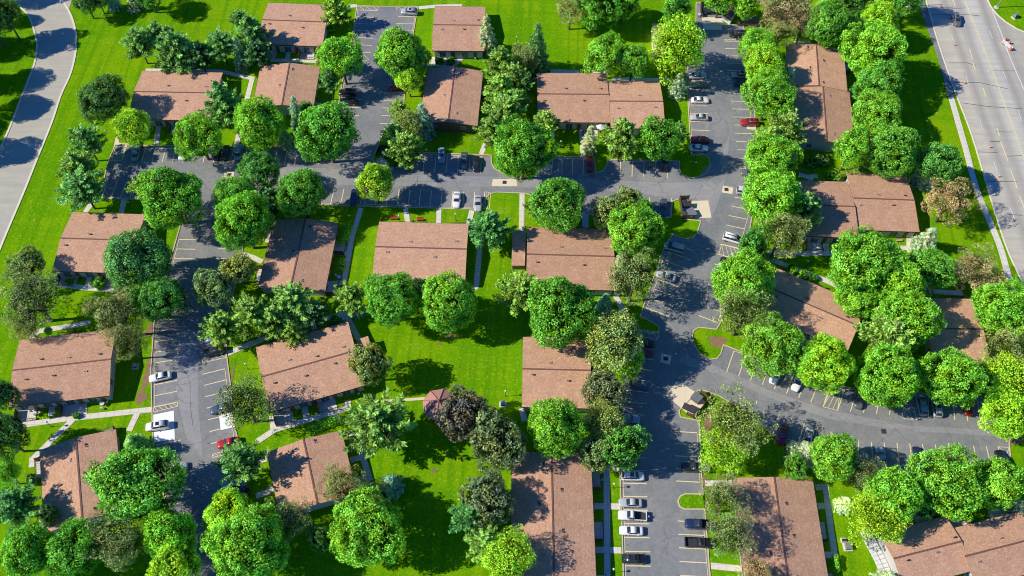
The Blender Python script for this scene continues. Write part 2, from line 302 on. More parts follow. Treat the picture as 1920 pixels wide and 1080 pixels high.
# lighter worn drive surface over the lot
b = B()
for P in ([(470, 312), (620, 316), (720, 326), (940, 332), (1010, 334), (1110, 336), (1250, 343), (1330, 340), (1350, 300), (1368, 250), (1362, 330), (1350, 370), (1330, 420), (1300, 380), (1200, 362), (1000, 352), (900, 350), (700, 348), (560, 345), (470, 344)],
          [(325, 700), (330, 620), (370, 620), (372, 760), (380, 860), (350, 820), (335, 760)],
          [(1270, 680), (1350, 703), (1450, 750), (1560, 787), (1700, 808), (1860, 817), (1860, 806), (1700, 798), (1550, 768), (1440, 731), (1340, 686), (1280, 666)]):
    b.poly(GP(P), ZP - .008)
struct(b.obj('worn_drive', MT['pale']))
b = B()
for P in ([(924, 336), (968, 336), (970, 349), (922, 349)], [(421, 322), (439, 322), (438, 335), (419, 335)], [(1356, 348), (1375, 352), (1373, 364), (1353, 361)], [(1315, 32), (1353, 33), (1354, 56), (1320, 56)]): b.poly(GP(P), ZP)
b.poly(GP([(1240, 663), (1259, 667), (1256, 684), (1238, 679)]), ZP)
struct(b.obj('drain_pads', MT['pad']))
b = B()
for x, y in ((430, 328), (946, 342), (1362, 355.5), (1248, 672.5), (1657, 809), (1335, 75)):
    c = G(x, y); b.poly([c + Vector(v) for v in ((-.5, -.5, 0), (.5, -.5, 0), (.5, .5, 0), (-.5, .5, 0))], ZL + .004)
struct(b.obj('drain_grates', MT['dark']))
b = B()
for P in ([(1276, 932), (1272, 940), (1275, 949), (1284, 954), (1322, 955), (1320, 928), (1285, 927)],): b.poly(GP(P), .0, .15)
struct(b.obj('grass_island', MT['grass'])); struct(B().ribbon(GP([(1322, 955), (1284, 955), (1274, 950), (1271, 940), (1275, 931), (1285, 926), (1320, 927)]), .25, 0, .17).obj('kerb_island', MT['kerb']))
# bin-store pads and accessible bays
b = B()
for P in ([(1248, 741), (1269, 714), (1309, 738), (1323, 755), (1298, 783)], [(1275, 378), (1328, 376), (1334, 408), (1282, 412)], [(702, 306), (715, 292), (738, 316), (726, 326)], [(217, 258), (221, 256), (224, 268), (241, 269), (238, 276), (213, 276)]): b.poly(GP(P), ZP + .006)
struct(b.obj('concrete_pads', MT['pad']))
b = B(); b.poly(GP([(287, 778), (326, 770), (328, 824), (289, 830)]), ZP + .02); b.poly(GP([(411, 780), (436, 773), (442, 800), (414, 807)]), ZP + .02)
struct(b.obj('accessible_bay_pads', M_plain('fresh_white_paint', (.95, .95, .93), .7, var=.08)))
# bay lines
YB, WB = B(), B()
def row(A0, A1, B0, B1, n, edge=True, bld=None):
    bld = bld or YB; a0, a1, b0, b1 = G(*A0), G(*A1), G(*B0), G(*B1)
    for i in range(n):
        t = i / (n - 1); p = a0.lerp(a1, t); q = b0.lerp(b1, t); p = p.lerp(q, .05); bld.ribbon([p, q], .19, ZL)
    if edge: bld.ribbon([a0.lerp(b0, .05), a1.lerp(b1, .05)], .11, ZL + .008)
ROWS = [((669, 19), (657, 97), (709, 20), (695, 99), 7), ((643, 157), (631, 217), (684, 158), (673, 217), 5), ((782, 18), (773, 70), (750, 19), (736, 70), 5), ((758, 174), (755, 232), (722, 174), (712, 232), 5), ((235, 277), (577, 281), (228, 302), (571, 311), 19), ((190, 372), (243, 373), (203, 338), (256, 340), 4), ((546, 383), (675, 385), (552.5, 352), (682, 356), 8), ((683, 385), (888, 392), (688, 353), (890, 360), 11), ((797, 288), (902.5, 291.5), (793, 324), (901, 325), 6), ((1034, 296), (1094, 296), (1034, 327), (1093, 328), 4), ((1164, 301), (1251, 303), (1163, 331), (1251, 334), 5), ((1133, 404), (1257, 408), (1137, 368), (1259, 372), 7), ((1287, 123), (1296, 276), (1322, 122), (1332, 278), 11), ((1393, 92), (1420, 298), (1359, 91), (1384, 297), 15), ((1413, 376), (1348, 606), (1376.7, 369.7), (1310, 592), 13), ((1260, 455), (1209, 577), (1300.7, 470.7), (1255, 593), 8), ((1187, 648), (1166, 775), (1228, 655), (1209.7, 779), 7), ((1164, 834), (1171, 1088), (1209, 835), (1222, 1089), 11), ((1309, 811.7), (1315, 904.5), (1264, 809), (1268, 902), 5), ((1321, 979), (1330, 1082), (1271, 977), (1275, 1079), 5), ((1376.7, 656), (1560, 720), (1362.5, 697.5), (1543, 763), 9), ((1585, 728), (1831, 746), (1570, 770), (1839, 791.7), 12), ((1449, 815), (1496, 833), (1461, 777), (1509, 792), 3), ((1524, 842), (1609, 867), (1533, 802), (1610, 826), 4), ((1637, 875), (1860, 880), (1634, 829), (1849, 837), 10), ((334, 449), (316, 522), (371.7, 450), (351.7, 522), 5), ((456, 450), (443, 503), (413, 449), (400, 503), 4), ((289, 641), (288, 764), (332, 636), (333, 754), 7), ((306, 560), (290, 620), (345, 560), (333, 618), 4), ((424, 691), (441, 820), (380, 702), (396, 832), 7), ((290, 835), (312, 950), (340, 825), (357, 938), 6)]
for r in ROWS: row(*r)
def hatch(a, b_, c, d, n, bld=None):
    """outlined box a-b-c-d with slanting stripes"""
    bld = bld or YB; a, b_, c, d = G(*a), G(*b_), G(*c), G(*d)
    for p, q in ((a, b_), (b_, c), (c, d), (d, a)): bld.ribbon([p, q], .12, ZL + .004)
    for i in range(n):
        p = a.lerp(b_, i / n); q = d.lerp(c, (i + 1) / n); bld.ribbon([p, q], .11, ZL + .012)
hatch((671, 10), (711, 12), (708, 19), (670, 19), 3); hatch((744, 12), (781, 13), (780, 19), (743, 19), 3); hatch((1359, 74), (1396, 75), (1397, 78), (1359, 78), 5)
hatch((237, 278), (228, 302), (210, 301), (216, 277), 2); hatch((288, 763), (333, 754), (333, 762), (288, 773), 5); hatch((380, 672), (423, 663), (424, 671), (380, 680), 4)
hatch((1353, 458), (1383, 465), (1386, 490), (1348, 477), 4); hatch((1258, 475), (1248, 507), (1237, 505), (1247, 472), 5); hatch((1199, 617), (1236, 624), (1233, 637), (1196, 630), 3)
hatch((1194, 800), (1210, 801), (1210, 811), (1196, 811), 1); hatch((1543, 763), (1570, 770), (1575, 737), (1552, 733), 3); hatch((909, 360), (920, 361), (918, 391), (906, 391), 3)
hatch((1385, 311), (1397, 312), (1398, 317), (1386, 316), 3); hatch((398, 852), (420, 846), (421, 853), (399, 858), 4); hatch((438, 275), (445, 306), (432, 305), (440, 276), 3); hatch((1871, 838), (1892, 839), (1888, 851), (1873, 846), 1)
hatch((683, 96+8), (692, 112), (680, 116), (675, 108), 1)
hatch((1696, 770), (1720, 772), (1719, 787), (1694, 785), 3, WB)
b = B()   # faint old edge lines of the pale drive
YB.ribbon(spline(GP([(1807, 0), (1847, 100), (1880, 188), (1917, 293), (1950, 390)])), .14, ZL); YB.ribbon(spline(GP([(1809, 0), (1849.3, 100), (1882.3, 188), (1919.5, 293)])), .14, ZL)
for P in ([(1785, -5), (1791, 12)], [(1818, 92), (1823, 112)], [(1824, 118), (1829, 132)], [(1843, 165), (1849, 183)], [(1869, 240), (1874, 256)], [(1876, 265), (1890, 303)], [(1895, 318), (1907, 353)], [(1912, 368), (1924, 400)]): YB.ribbon(GP(P), .26, ZL)
struct(YB.obj('yellow_markings', MT['yellow']))
for P in ([(1764, 15), (1767, 26)], [(1784, 66), (1788, 80)], [(1811, 142), (1816, 160)], [(1837, 223), (1842, 243)], [(1863, 303), (1871, 327)], [(1894, 390), (1902, 410)], [(1855, 58), (1861, 72)], [(1880, 133), (1886, 147)], [(1909, 207), (1915, 227)]): WB.ribbon(GP(P), .16, ZL)
WB.ribbon(spline(GP([(1860, 20), (1880, 70), (1892, 104), (1917, 162), (1940, 215)])), .3, ZL)
struct(WB.obj('white_markings', MT['white']))
b = B()
for P in ([(1747, 27), (1790, 27), (1818, 28), (1837, 30)], [(1777, 118), (1813, 118), (1830, 123)], [(1788, 155), (1837, 155), (1890, 167)], [(1803, 193), (1853, 200), (1917, 204)], [(1857, 133), (1903, 133)], [(1855, 266), (1877, 265)], [(1833, 285), (1870, 286)], [(1887, 293), (1917, 292)], [(1867, 247), (1897, 248)], [(1850, 340), (1907, 341)], [(1788, 16), (1810, 15)], [(1890, 402), (1917, 404)], [(1875, 420), (1905, 425)]): b.ribbon(GP(P), .16, ZL - .006)
for P in ([(1270, 700), (1300, 715), (1345, 735), (1400, 757)], [(350, 700), (356, 720), (357, 760), (362, 800)], [(1700, 770), (1712, 800), (1735, 815)], [(1765, 790), (1780, 815), (1785, 828)], [(705, 338), (780, 340), (830, 341)], [(560, 318), (557, 345)], [(783, 330), (782, 350)]): b.ribbon(spline(GP(P)), .06, ZL - .006)
struct(b.obj('tar_seams', MT['tar']))
b = B()
for x, y, w_, d_, a_ in [(1240, 920, 1.6, 1.8, 0), (1246, 952, 1.3, 1.0, 0), (700, 130, 2, 3, .1), (1350, 240, 1.6, 3.4, .05), (1300, 395, 3, 1.6, .3), (372, 480, 2.2, 2.6, .1), (1450, 760, 3.4, 1.4, -.4), (850, 345, 4, 1.1, 0), (1120, 352, 3, 1.2, 0), (1342, 325, 2.6, 2.8, .7), (1690, 812, 3, 1.1, 0)]:
    c = G(x, y); q = Matrix.Rotation(a_, 3, 'Z'); b.poly([c + q @ Vector(v) for v in ((-w_, -d_, 0), (w_, -d_ * .9, 0), (w_ * .95, d_, 0), (-w_, d_ * .95, 0))], ZP + .001 * (x % 7) - .004)
struct(b.obj('asphalt_patches', M_asphalt('patched_asphalt', (.27, .272, .268), (.33, .33, .32), (.44, .42, .36), .5)))
# sidewalks
W = B()
WALKS = [[(507, 113), (560, 114), (600, 115)], [(541, 97), (539, 112)], [(653, 12), (669, 11)], [(785, 15), (815, 12), (866, 11)], [(800, 120), (813, 121), (850, 123), (866, 109), (869, 104)], [(813, 107), (813, 120)], [(916, 257), (902, 289)], [(273, 132), (415, 134), (473, 147), (463, 187)], [(298, 232), (293, 271)], [(448, 250), (443, 275)], [(174, 379), (160, 398)], [(233, 374), (227, 402)], [(110, 510), (113, 534), (160, 540), (213, 544)], [(169, 516), (163, 539)], [(57, 635), (72, 621), (140, 610), (168, 605)], [(31, 778), (35, 798), (127, 785), (157, 782), (284, 768)], [(98, 762), (96, 780)], [(158, 755), (157, 781)], [(137, 787), (61, 861), (60, 876)], [(259, 772), (242, 808)], [(455, 476), (475, 483), (492, 491)], [(677, 390), (660, 443), (645, 530), (622, 532)], [(627, 474), (652, 475)], [(760, 391), (765, 418)], [(823, 393), (822, 421)], [(885, 395), (878, 422)], [(900, 455), (893, 537), (886, 545)], [(979, 363), (978, 434)], [(427, 663), (457, 650), (510, 630), (570, 610), (620, 595), (648, 589), (673, 637)], [(588, 608), (590, 618)], [(645, 590), (648, 602)], [(482, 828), (517, 805), (575, 788), (620, 774), (652, 765)], [(510, 780), (513, 805)], [(571, 760), (575, 786)], [(652, 750), (653, 764)], [(618, 776), (638, 786)], [(671, 812), (680, 855), (694, 902)], [(657, 863), (681, 857)], [(481, 865), (500, 860)], [(480, 930), (500, 924), (512, 914)], [(1137, 868), (1139, 1110)], [(1113, 949), (1163, 950)], [(1113, 1031), (1165, 1032)], [(1126, 867), (1142, 871), (1161, 880)], [(1322, 906), (1380, 906)], [(1333, 1061), (1395, 1067)], [(1547, 908), (1556, 980), (1565, 1043)], [(1529, 914), (1549, 913)], [(1533, 949), (1555, 948)], [(1543, 1040), (1566, 1041)], [(1013, 133), (1140, 136)], [(1147, 148), (1257, 150)], [(1089, 232), (1094, 294)], [(1440, 473), (1500, 475), (1570, 476)], [(1548, 448), (1550, 474)], [(1688, 465), (1710, 465)], [(1705, 446), (1704, 464)], [(1440, 485), (1473, 497), (1500, 507), (1550, 527), (1573, 538)], [(1549, 530), (1553, 522)], [(1750, 547), (1805, 550)], [(1152, 550), (1173, 593)], [(1498, 327), (1515, 332), (1533, 330)], [(1519, 332), (1520, 339)], [(1561, 337), (1585, 341)], [(1400, 239), (1416, 240)], [(1488, 80), (1520, 82)], [(978, 766), (984, 790)]]
for P in WALKS: W.ribbon(GP(P), 1.25, 0, .07 + .001 * (len(P) % 5) + .0007 * (WALKS.index(P) % 7))
struct(W.obj('sidewalks', MT['walk']))
struct(B().ribbon(spline(GP([(715, 752), (755, 750), (800, 747)])), .6, 0, .06).obj('garden_path', MT['pad']))
b = B()
def blob(x, y, rx, ry, z=.012, n=26):
    c = G(x, y); k = mpp(x, y); pts = []
    for i in range(n):
        t = 2 * pi * i / n; q = 1 + .18 * sin(3 * t + x) + .1 * sin(7 * t + y) + random.uniform(-.06, .06)
        pts.append(c + Vector((cos(t) * rx * k * q, sin(t) * ry * k * 1.2 * q, 0)))
    b.poly(pts, z)
for i, (x, y, rx, ry) in enumerate([(1405, 40, 20, 14), (1345, 640, 16, 10), (1900, 815, 14, 18), (590, 300, 20, 5), (278, 700, 8, 30), (265, 745, 10, 12), (1205, 690, 10, 12), (1628, 1000, 8, 20), (1330, 790, 7, 16), (530, 275, 30, 3), (1385, 470, 10, 14), (1500, 888, 16, 6), (1425, 745, 22, 12), (1030, 690, 2, 2), (824, 644, 3, 3), (813, 883, 5, 4), (235, 553, 18, 12), (845, 630, 14, 3), (1600, 318, 26, 4), (1660, 320, 22, 4), (545, 272, 24, 3), (1450, 470, 12, 5), (1245, 320, 10, 3), (905, 292, 14, 2), (1325, 800, 4, 22), (1322, 905, 4, 12), (280, 620, 6, 14), (437, 700, 2, 18), (980, 336, 10, 3), (1416, 300, 3, 26), (1500, 325, 18, 3), (620, 610, 14, 2), (1110, 330, 6, 3), (735, 312, 8, 3), (1650, 465, 20, 4), (95, 955, 6, 20), (1560, 1000, 2, 20)]): blob(x, y, rx, ry, .012 + .0012 * i)
struct(b.obj('bare_soil', MT['soil']))
# ------------------------------------------------------------------ apartment buildings
RISE = 1.15
def gable_mesh(L, Wd, z, rise, th=.16):
    """gable roof slab, ridge along x, size L x Wd, eave underside height z"""
    b = B(); x = L / 2; y = Wd / 2
    top = [(-x, -y, z + th), (x, -y, z + th), (x, 0, z + th + rise), (-x, 0, z + th + rise), (x, y, z + th), (-x, y, z + th)]
    v = [b.bm.verts.new(p) for p in top]; u = [b.bm.verts.new((p[0], p[1], p[2] - th)) for p in top]
    f = b.bm.faces.new
    f((v[0], v[1], v[2], v[3])); f((v[3], v[2], v[4], v[5])); f((u[3], u[2], u[1], u[0])); f((u[5], u[4], u[2], u[3]))
    f((u[0], u[1], v[1], v[0])); f((u[4], u[5], v[5], v[4]))
    f((u[1], u[2], v[2], v[1])); f((u[2], u[4], v[4], v[2])); f((u[5], u[3], v[3], v[5])); f((u[3], u[0], v[0], v[3]))
    return b
def wall_mesh(L, Wd, z, rise, ov=.55):
    b = B(); x = L / 2 - ov; y = Wd / 2 - ov; k = rise * (1 - 2 * ov / Wd); zz = z + rise * ov / (Wd / 2) - .02; zt = z + rise - .02
    P = [(-x, -y), (x, -y), (x, y), (-x, y)]; lo = [b.bm.verts.new((p[0], p[1], 0)) for p in P]; hi = [b.bm.verts.new((p[0], p[1], zz)) for p in P]
    r0 = b.bm.verts.new((-x, 0, zt)); r1 = b.bm.verts.new((x, 0, zt)); f = b.bm.faces.new
    f((lo[0], lo[1], hi[1], hi[0])); f((lo[2], lo[3], hi[3], hi[2])); f((lo[1], lo[2], hi[2], r1, hi[1])); f((lo[3], lo[0], hi[0], r0, hi[3]))
    return b
def window(par, x, y, rz, w_, h_, z):
    """framed two-light window standing 3 cm proud of the wall; faces local -y turned by rz"""
    o = B().box(-w_ / 2 - .08, w_ / 2 + .08, -.05, .03, z - .08, z + h_ + .08).obj('window', MT['trim'], par, loc=(x, y, 0)); o.rotation_euler = (0, 0, rz)
    g = B().box(-w_ / 2, -.03, -.065, -.052, z, z + h_).box(.03, w_ / 2, -.065, -.052, z, z + h_).obj('pane', MT['glass'], o)
def gable_unit(root, cx, cy, L, Wd, ridge, brown=False, z=3.1, vents=5, seed=0, endwalls=None):
    rz = 0 if ridge == 'h' else pi / 2
    q = Matrix.Rotation(rz, 4, 'Z'); a, bb = (L, Wd) if ridge == 'h' else (Wd, L)
    def put(o): o.location = (cx, cy, 0); o.rotation_euler = (0, 0, rz); return o
    put(wall_mesh(a, bb, z, RISE).obj('wall', MT['brownwall'] if brown else MT['wall'], root))
    r = put(gable_mesh(a, bb, z, RISE).obj('roof', MT['roof'], root))
    b = B(); zt = z + RISE + .16
    b.box(-a / 2, a / 2, -.16, .16, zt - .02, zt + .05); b.obj('ridge_cap', MT['cap'], r)
    for sy in (-1, 1): B().box(-a / 2 - .02, a / 2 + .02, sy * bb / 2 - .03 + sy * .05, sy * bb / 2 + .03 + sy * .05, z - .08, z + .15).obj('gutter', MT['fascia'], r)
    R = random.Random(seed); vm = []
    for k in range(vents):
        vx = (-.38 + .76 * k / max(1, vents - 1)) * a + R.uniform(-.8, .8); vy = (1 if k % 2 else -1) * bb * R.uniform(.07, .16)
        vz = z + .16 + RISE * (1 - abs(vy) / (bb / 2))
        v = B().tube((0, 0, -.1), (0, 0, .35), .09, n=8).box(.25, .6, -.17, .17, -.05, .2).obj('roof_vent', MT['dark'] if R.random() < .6 else MT['metal'], r, loc=(vx, vy, vz))
    return a, bb
def apartment(name, quad, ridge, label, fronts='S', brown=False, patio=True, vents=4, z=3.1, group='low brown-roofed apartment buildings'):
    tl, tr, br, bl = [G(*p, z) for p in quad]; c = (tl + tr + br + bl) / 4; u = (tr - tl).normalized() + (br - bl).normalized()
    rz = atan2(u.y, u.x); L = ((tr - tl).length + (br - bl).length) / 2; Wd = ((bl - tl).length + (br - tr).length) / 2
    root = empty(name, (c.x, c.y, 0), rz, label, 'apartment building', group)
    gable_unit(root, 0, 0, L, Wd, ridge, brown, z, vents, int(abs(c.x) * 7))
    facade(root, 0, 0, L, Wd, fronts, patio)
    return root, L, Wd
def facade(root, cx, cy, L, Wd, fronts, patio, seed=1):
    R = random.Random(int(L * 100 + Wd * 37))
    for s in 'SNEW':
        n_ang = {'S': 0, 'E': pi / 2, 'N': pi, 'W': -pi / 2}[s]; ln = L if s in 'SN' else Wd; dp = (Wd if s in 'SN' else L) / 2 - .55
        def at(x, off=0): v = Matrix.Rotation(n_ang, 3, 'Z') @ Vector((x, -dp - off, 0)); return v.x + cx, v.y + cy
        if s in fronts:
            n = max(2, int(ln // 5)); sp = (ln - 2) / n
            for i in range(n):
                x = -ln / 2 + 1 + sp * (i + .5); wx, wy = at(x - sp * .2); window(root, wx, wy, n_ang, 1.7, 1.9, .25)
                wx, wy = at(x + sp * .26)
                d = B().box(-.48, .48, -.06, .02, .05, 2.15).obj('door', MT['door'], root, loc=(wx, wy, 0)); d.rotation_euler = (0, 0, n_ang)
                B().ball((.35, -.1, 1.05), .05, n=6).obj('handle', MT['metal'], d)
                if patio and i % 2 == 0:
                    px, py = at(x - sp * .2, 0)
                    f = B().box(-1.9, 1.9, -2.6, -.02, 0, .12).obj('patio_slab', MT['walk'], root, loc=(px, py, 0)); f.rotation_euler = (0, 0, n_ang)
                    b = B()
                    for k in range(9): xx = -1.9 + 3.8 * k / 8; b.box(xx - .03, xx + .03, -2.6, -2.54, .12, 1.0)
                    b.box(-1.95, 1.95, -2.62, -2.52, 1.0, 1.06).box(-1.95, -1.87, -2.5, -.1, .12, 1.7)
                    b.obj('patio_railing', MT['timber'], f)
        else:
            for x in (-ln * .25, ln * .25):
                wx, wy = at(x); window(root, wx, wy, n_ang, 1.2, 1.1, 1.0)
BL = {}
def apt(key, *a, **k): BL[key] = apartment('apartment_building', *a, **k)
apt(1, [(501, 5), (618, 11), (608, 87), (486, 84)], 'h', 'apartment building with gable roof at the top, left of the small top parking bay', 'S')
apt(2, [(817, 13), (913, 13), (905, 97), (808, 95)], 'h', 'small apartment building right of the top parking bay beside a pale spruce', 'S')
apt(3, [(492, 124), (601, 125), (587, 204), (470, 202)], 'v', 'square apartment building with upright ridge directly below the top left building', 'E', vents=3)
apt(4, [(802, 128), (908, 135), (893, 236), (785, 232)], 'v', 'apartment building with brown end wall beside the long column of pines', 'E', brown=True, vents=3)
apt(5, [(267, 134), (417, 137), (397, 227), (240, 224)], 'h', 'apartment building nearest the top of the curved street', 'S')
apt(6, [(136, 399), (273, 402), (242, 514), (99, 508)], 'h', 'apartment building at left with a large round tree over its lower right corner', 'S')
apt(7, [(514, 412), (633, 419), (612, 547), (485, 540)], 'v', 'apartment building with upright ridge between the left parking aisle and a straight walk', 'EW', vents=3)
apt(8, [(712, 416), (879, 421), (872, 527), (697, 523)], 'h', 'unshaded apartment building in the centre above two round trees', 'N')
apt(9, [(990, 427), (1149, 430), (1153, 546), (985, 540)], 'h', 'apartment building in the centre with a low side wing on its left', 'N')
apt(10, [(982, 632), (1107, 636), (1107, 766), (977, 764)], 'h', 'apartment building right of the open lawn, ringed by round trees', 'E', vents=4)
apt(11, [(965, 850), (1113, 852), (1113, 1115), (952, 1115)], 'v', 'long apartment building at bottom centre with dark tree shadows on its left slope', 'E', vents=6)
apt(12, [(477, 651), (655, 605), (683, 722), (508, 775)], 'h', 'tilted apartment building left of the open lawn with a small porch roof', 'SN', vents=6)
apt(13, [(502, 848), (642, 807), (668, 928), (523, 971)], 'v', 'tilted square apartment building below the one with the porch roof', 'E', vents=3)
apt(14, [(35, 639), (217, 617), (207, 743), (20, 763)], 'h', 'apartment building at left with mottled shadow on its lower slope and patios in front', 'SN', vents=6)
apt(15, [(77, 846), (218, 803), (233, 960), (82, 999)], 'v', 'apartment building at bottom left partly under a very large round tree', 'WN', vents=5)
apt(19, [(1448, 500), (1616, 572), (1595, 662), (1426, 588)], 'h', 'slanting apartment building with half its roof in shadow, right of the diagonal drive', 'SN')
apt(20, [(1735, 560), (1825, 562), (1854, 686), (1735, 684)], 'h', 'apartment building at the right edge between big round trees', 'EN', vents=3)
apt(21, [(1378, 895), (1528, 902), (1552, 1110), (1392, 1110)], 'v', 'apartment building at the bottom with a walkway along its right side', 'E', vents=6)
def double(key, q1, q2, ridge, label, fronts):
    """two offset gabled halves sharing one building"""
    z = 3.1; R0, L, Wd = apartment('apartment_building', q1, ridge, label, fronts, vents=4, z=z); BL[key] = (R0, L, Wd)
    tl, tr, br, bl = [G(*p, z + .12) for p in q2]; c = (tl + tr + br + bl) / 4; L2 = ((tr - tl).length + (br - bl).length) / 2; W2 = ((bl - tl).length + (br - tr).length) / 2
    rz = R0.rotation_euler.z; lc = Matrix.Rotation(-rz, 3, 'Z') @ (c - Vector(R0.location)); gable_unit(R0, lc.x, lc.y, L2, W2, ridge, False, z + .12, 3, 5); facade(R0, lc.x, lc.y, L2, W2, fronts, True)
double(16, [(1009, 138), (1140, 138), (1141, 231), (1005, 229)], [(1142.5, 152), (1239, 154), (1245, 241), (1141, 242)], 'h', 'long apartment building of two offset halves above the middle drive', 'S')
double(17, [(1472, 83), (1582, 95), (1588, 171), (1480, 162)], [(1485, 166), (1600, 172), (1594, 276), (1497, 264)], 'v', 'apartment building of two offset halves beside the row of trees near the avenue', 'E')
double(18, [(1587, 325), (1702, 330), (1720, 435), (1607, 432)], [(1500, 340), (1592, 341), (1608, 446), (1507, 444)], 'h', 'apartment building of two stepped halves below the pale round hedge, right of the drive', 'S')
double(22, [(1637, 1003), (1767, 970), (1830, 1068), (1705, 1100)], [(1770, 995), (1905, 962), (1975, 1062), (1838, 1100)], 'h', 'large apartment building in the bottom right corner with white steps at its end', 'N')
apt(24, [(1565, -58), (1635, -55), (1640, 6), (1570, 4)], 'h', 'apartment building just showing at the top edge above the leafy row', 'S', vents=2)
# side wing of building 9 and porch of building 12
def lean(root, quad, z, name):
    P = [G(*p, z) for p in quad]; c = sum(P, Vector()) / 4; inv = root.matrix_basis.inverted()
    top = [inv @ p for p in P]; b = B(); b.poly([Vector((p.x, p.y, 0)) for p in top], z - .15, z); b.obj(name, MT['roof'], root)
    b = B(); cl = sum(top, Vector()) / 4; Q = [cl + (p - cl) * .86 for p in top]; b.poly(Q, 0, z - .153); b.obj(name.replace('roof', 'wall'), MT['brownwall'], root)
for k in BL: pass
bpy.context.view_layer.update()
lean(BL[9][0], [(961, 433), (986, 433), (984, 498), (959, 498)], 2.7, 'wing_roof'); lean(BL[12][0], [(668, 637), (690, 630), (696, 652), (673, 660)], 2.6, 'porch_roof')
# shed
p = G(1236, 72, 2.4); sh = empty('shed', (p.x, p.y, 0), radians(-2), 'small white-walled shed half hidden by the yellow-green willow at the top', 'shed')
wall_mesh(3.6, 11, 2.4, .5, .1).obj('wall', MT['trim'], sh).rotation_euler = (0, 0, 0); gable_mesh(3.6, 11, 2.4, .5).obj('roof', MT['roof'], sh)
window(sh, -1.72, 0, -pi / 2, 1, .8, 1.2); B().box(-1.0, 1.0, -5.5, -5.38, .05, 2.05).obj('door', MT['brownwall'], sh)
# gazebo
p = G(824, 757, 2.8); gz = empty('gazebo', (p.x, p.y, 0), radians(12), 'eight-sided gazebo with pinkish brown roof beside the dark purple tree', 'gazebo')
b = B(); R_ = 3.7
ring = [Vector((cos(a) * R_, sin(a) * R_, 2.5)) for a in [2 * pi * (i + .5) / 8 for i in range(8)]]
ap = b.bm.verts.new((0, 0, 4.3)); rv = [b.bm.verts.new(v) for v in ring]; rl = [b.bm.verts.new(v - Vector((0, 0, .15))) for v in ring]
for i in range(8): j = (i + 1) % 8; b.bm.faces.new((rv[i], rv[j], ap)); b.bm.faces.new((rl[i], rl[j], rv[j], rv[i]))
b.bm.faces.new(rl[::-1])
t_ = NT('gazebo_shingle'); cc = t_.mix(t_.ramp(t_.noise(4, 3, .7), [(.3, .5), (.6, 0.)]), (.52, .27, .22), (.36, .18, .14)); pinkroof = t_.bsdf(cc, .9, .2)
groof = b.obj('roof', pinkroof, gz)
b = B()
for v in ring: b.tube(v + Vector((0, 0, .04)), (0, 0, 4.36), .07, n=6)
b.obj('hip_cap', MT['cap'], groof)
B().ball((0, 0, 4.45), .16).obj('finial', MT['cap'], groof)
B().poly([v * .9 for v in ring], 0, .2).obj('floor', MT['timber'], gz)
for v in ring: B().box(v.x * .86 - .07, v.x * .86 + .07, v.y * .86 - .07, v.y * .86 + .07, .2, 2.5).obj('post', MT['trim'], gz)
for i in range(7):
    a_, b_ = ring[i] * .86, ring[i + 1] * .86; b = B(); b.ribbon([Vector((a_.x, a_.y, 0)), Vector((b_.x, b_.y, 0))], .06, .95, 1.02)
    for k in range(1, 8): q = a_.lerp(b_, k / 8); b.box(q.x - .02, q.x + .02, q.y - .02, q.y + .02, .2, .95)
    b.obj('railing', MT['trim'], gz)
# ------------------------------------------------------------------ trees
def leafmesh(name, C, N, size, tint, aspect=1.0, mat='leaf', cup=0.0, U0=None):
    """quads at centres C facing N, sizes size, brightness tint"""
    n = len(C); N = N / (np.linalg.norm(N, axis=1, keepdims=True) + 1e-9); rnd = rng.normal(size=(n, 3))
    U = np.cross(N, rnd) if U0 is None else U0 - N * (U0 * N).sum(1, keepdims=True); U /= np.linalg.norm(U, axis=1, keepdims=True) + 1e-9; V = np.cross(N, U)
    sz = size[:, None] * .5
    P = np.stack([C - U * sz, C + V * sz * aspect - N * sz * cup, C + U * sz, C - V * sz * aspect - N * sz * cup], 1).reshape(-1, 3)
    me = bpy.data.meshes.new(name); me.vertices.add(4 * n); me.vertices.foreach_set('co', P.astype(np.float32).ravel())
    me.loops.add(4 * n); me.loops.foreach_set('vertex_index', np.arange(4 * n, dtype=np.int32)); me.polygons.add(n)
    me.polygons.foreach_set('loop_start', np.arange(0, 4 * n, 4, dtype=np.int32)); me.polygons.foreach_set('loop_total', np.full(n, 4, dtype=np.int32))
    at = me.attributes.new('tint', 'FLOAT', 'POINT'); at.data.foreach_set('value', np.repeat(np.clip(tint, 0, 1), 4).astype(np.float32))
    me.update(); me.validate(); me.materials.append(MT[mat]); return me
def sph(n):
    v = rng.normal(size=(n, 3)); return v / np.linalg.norm(v, axis=1, keepdims=True)
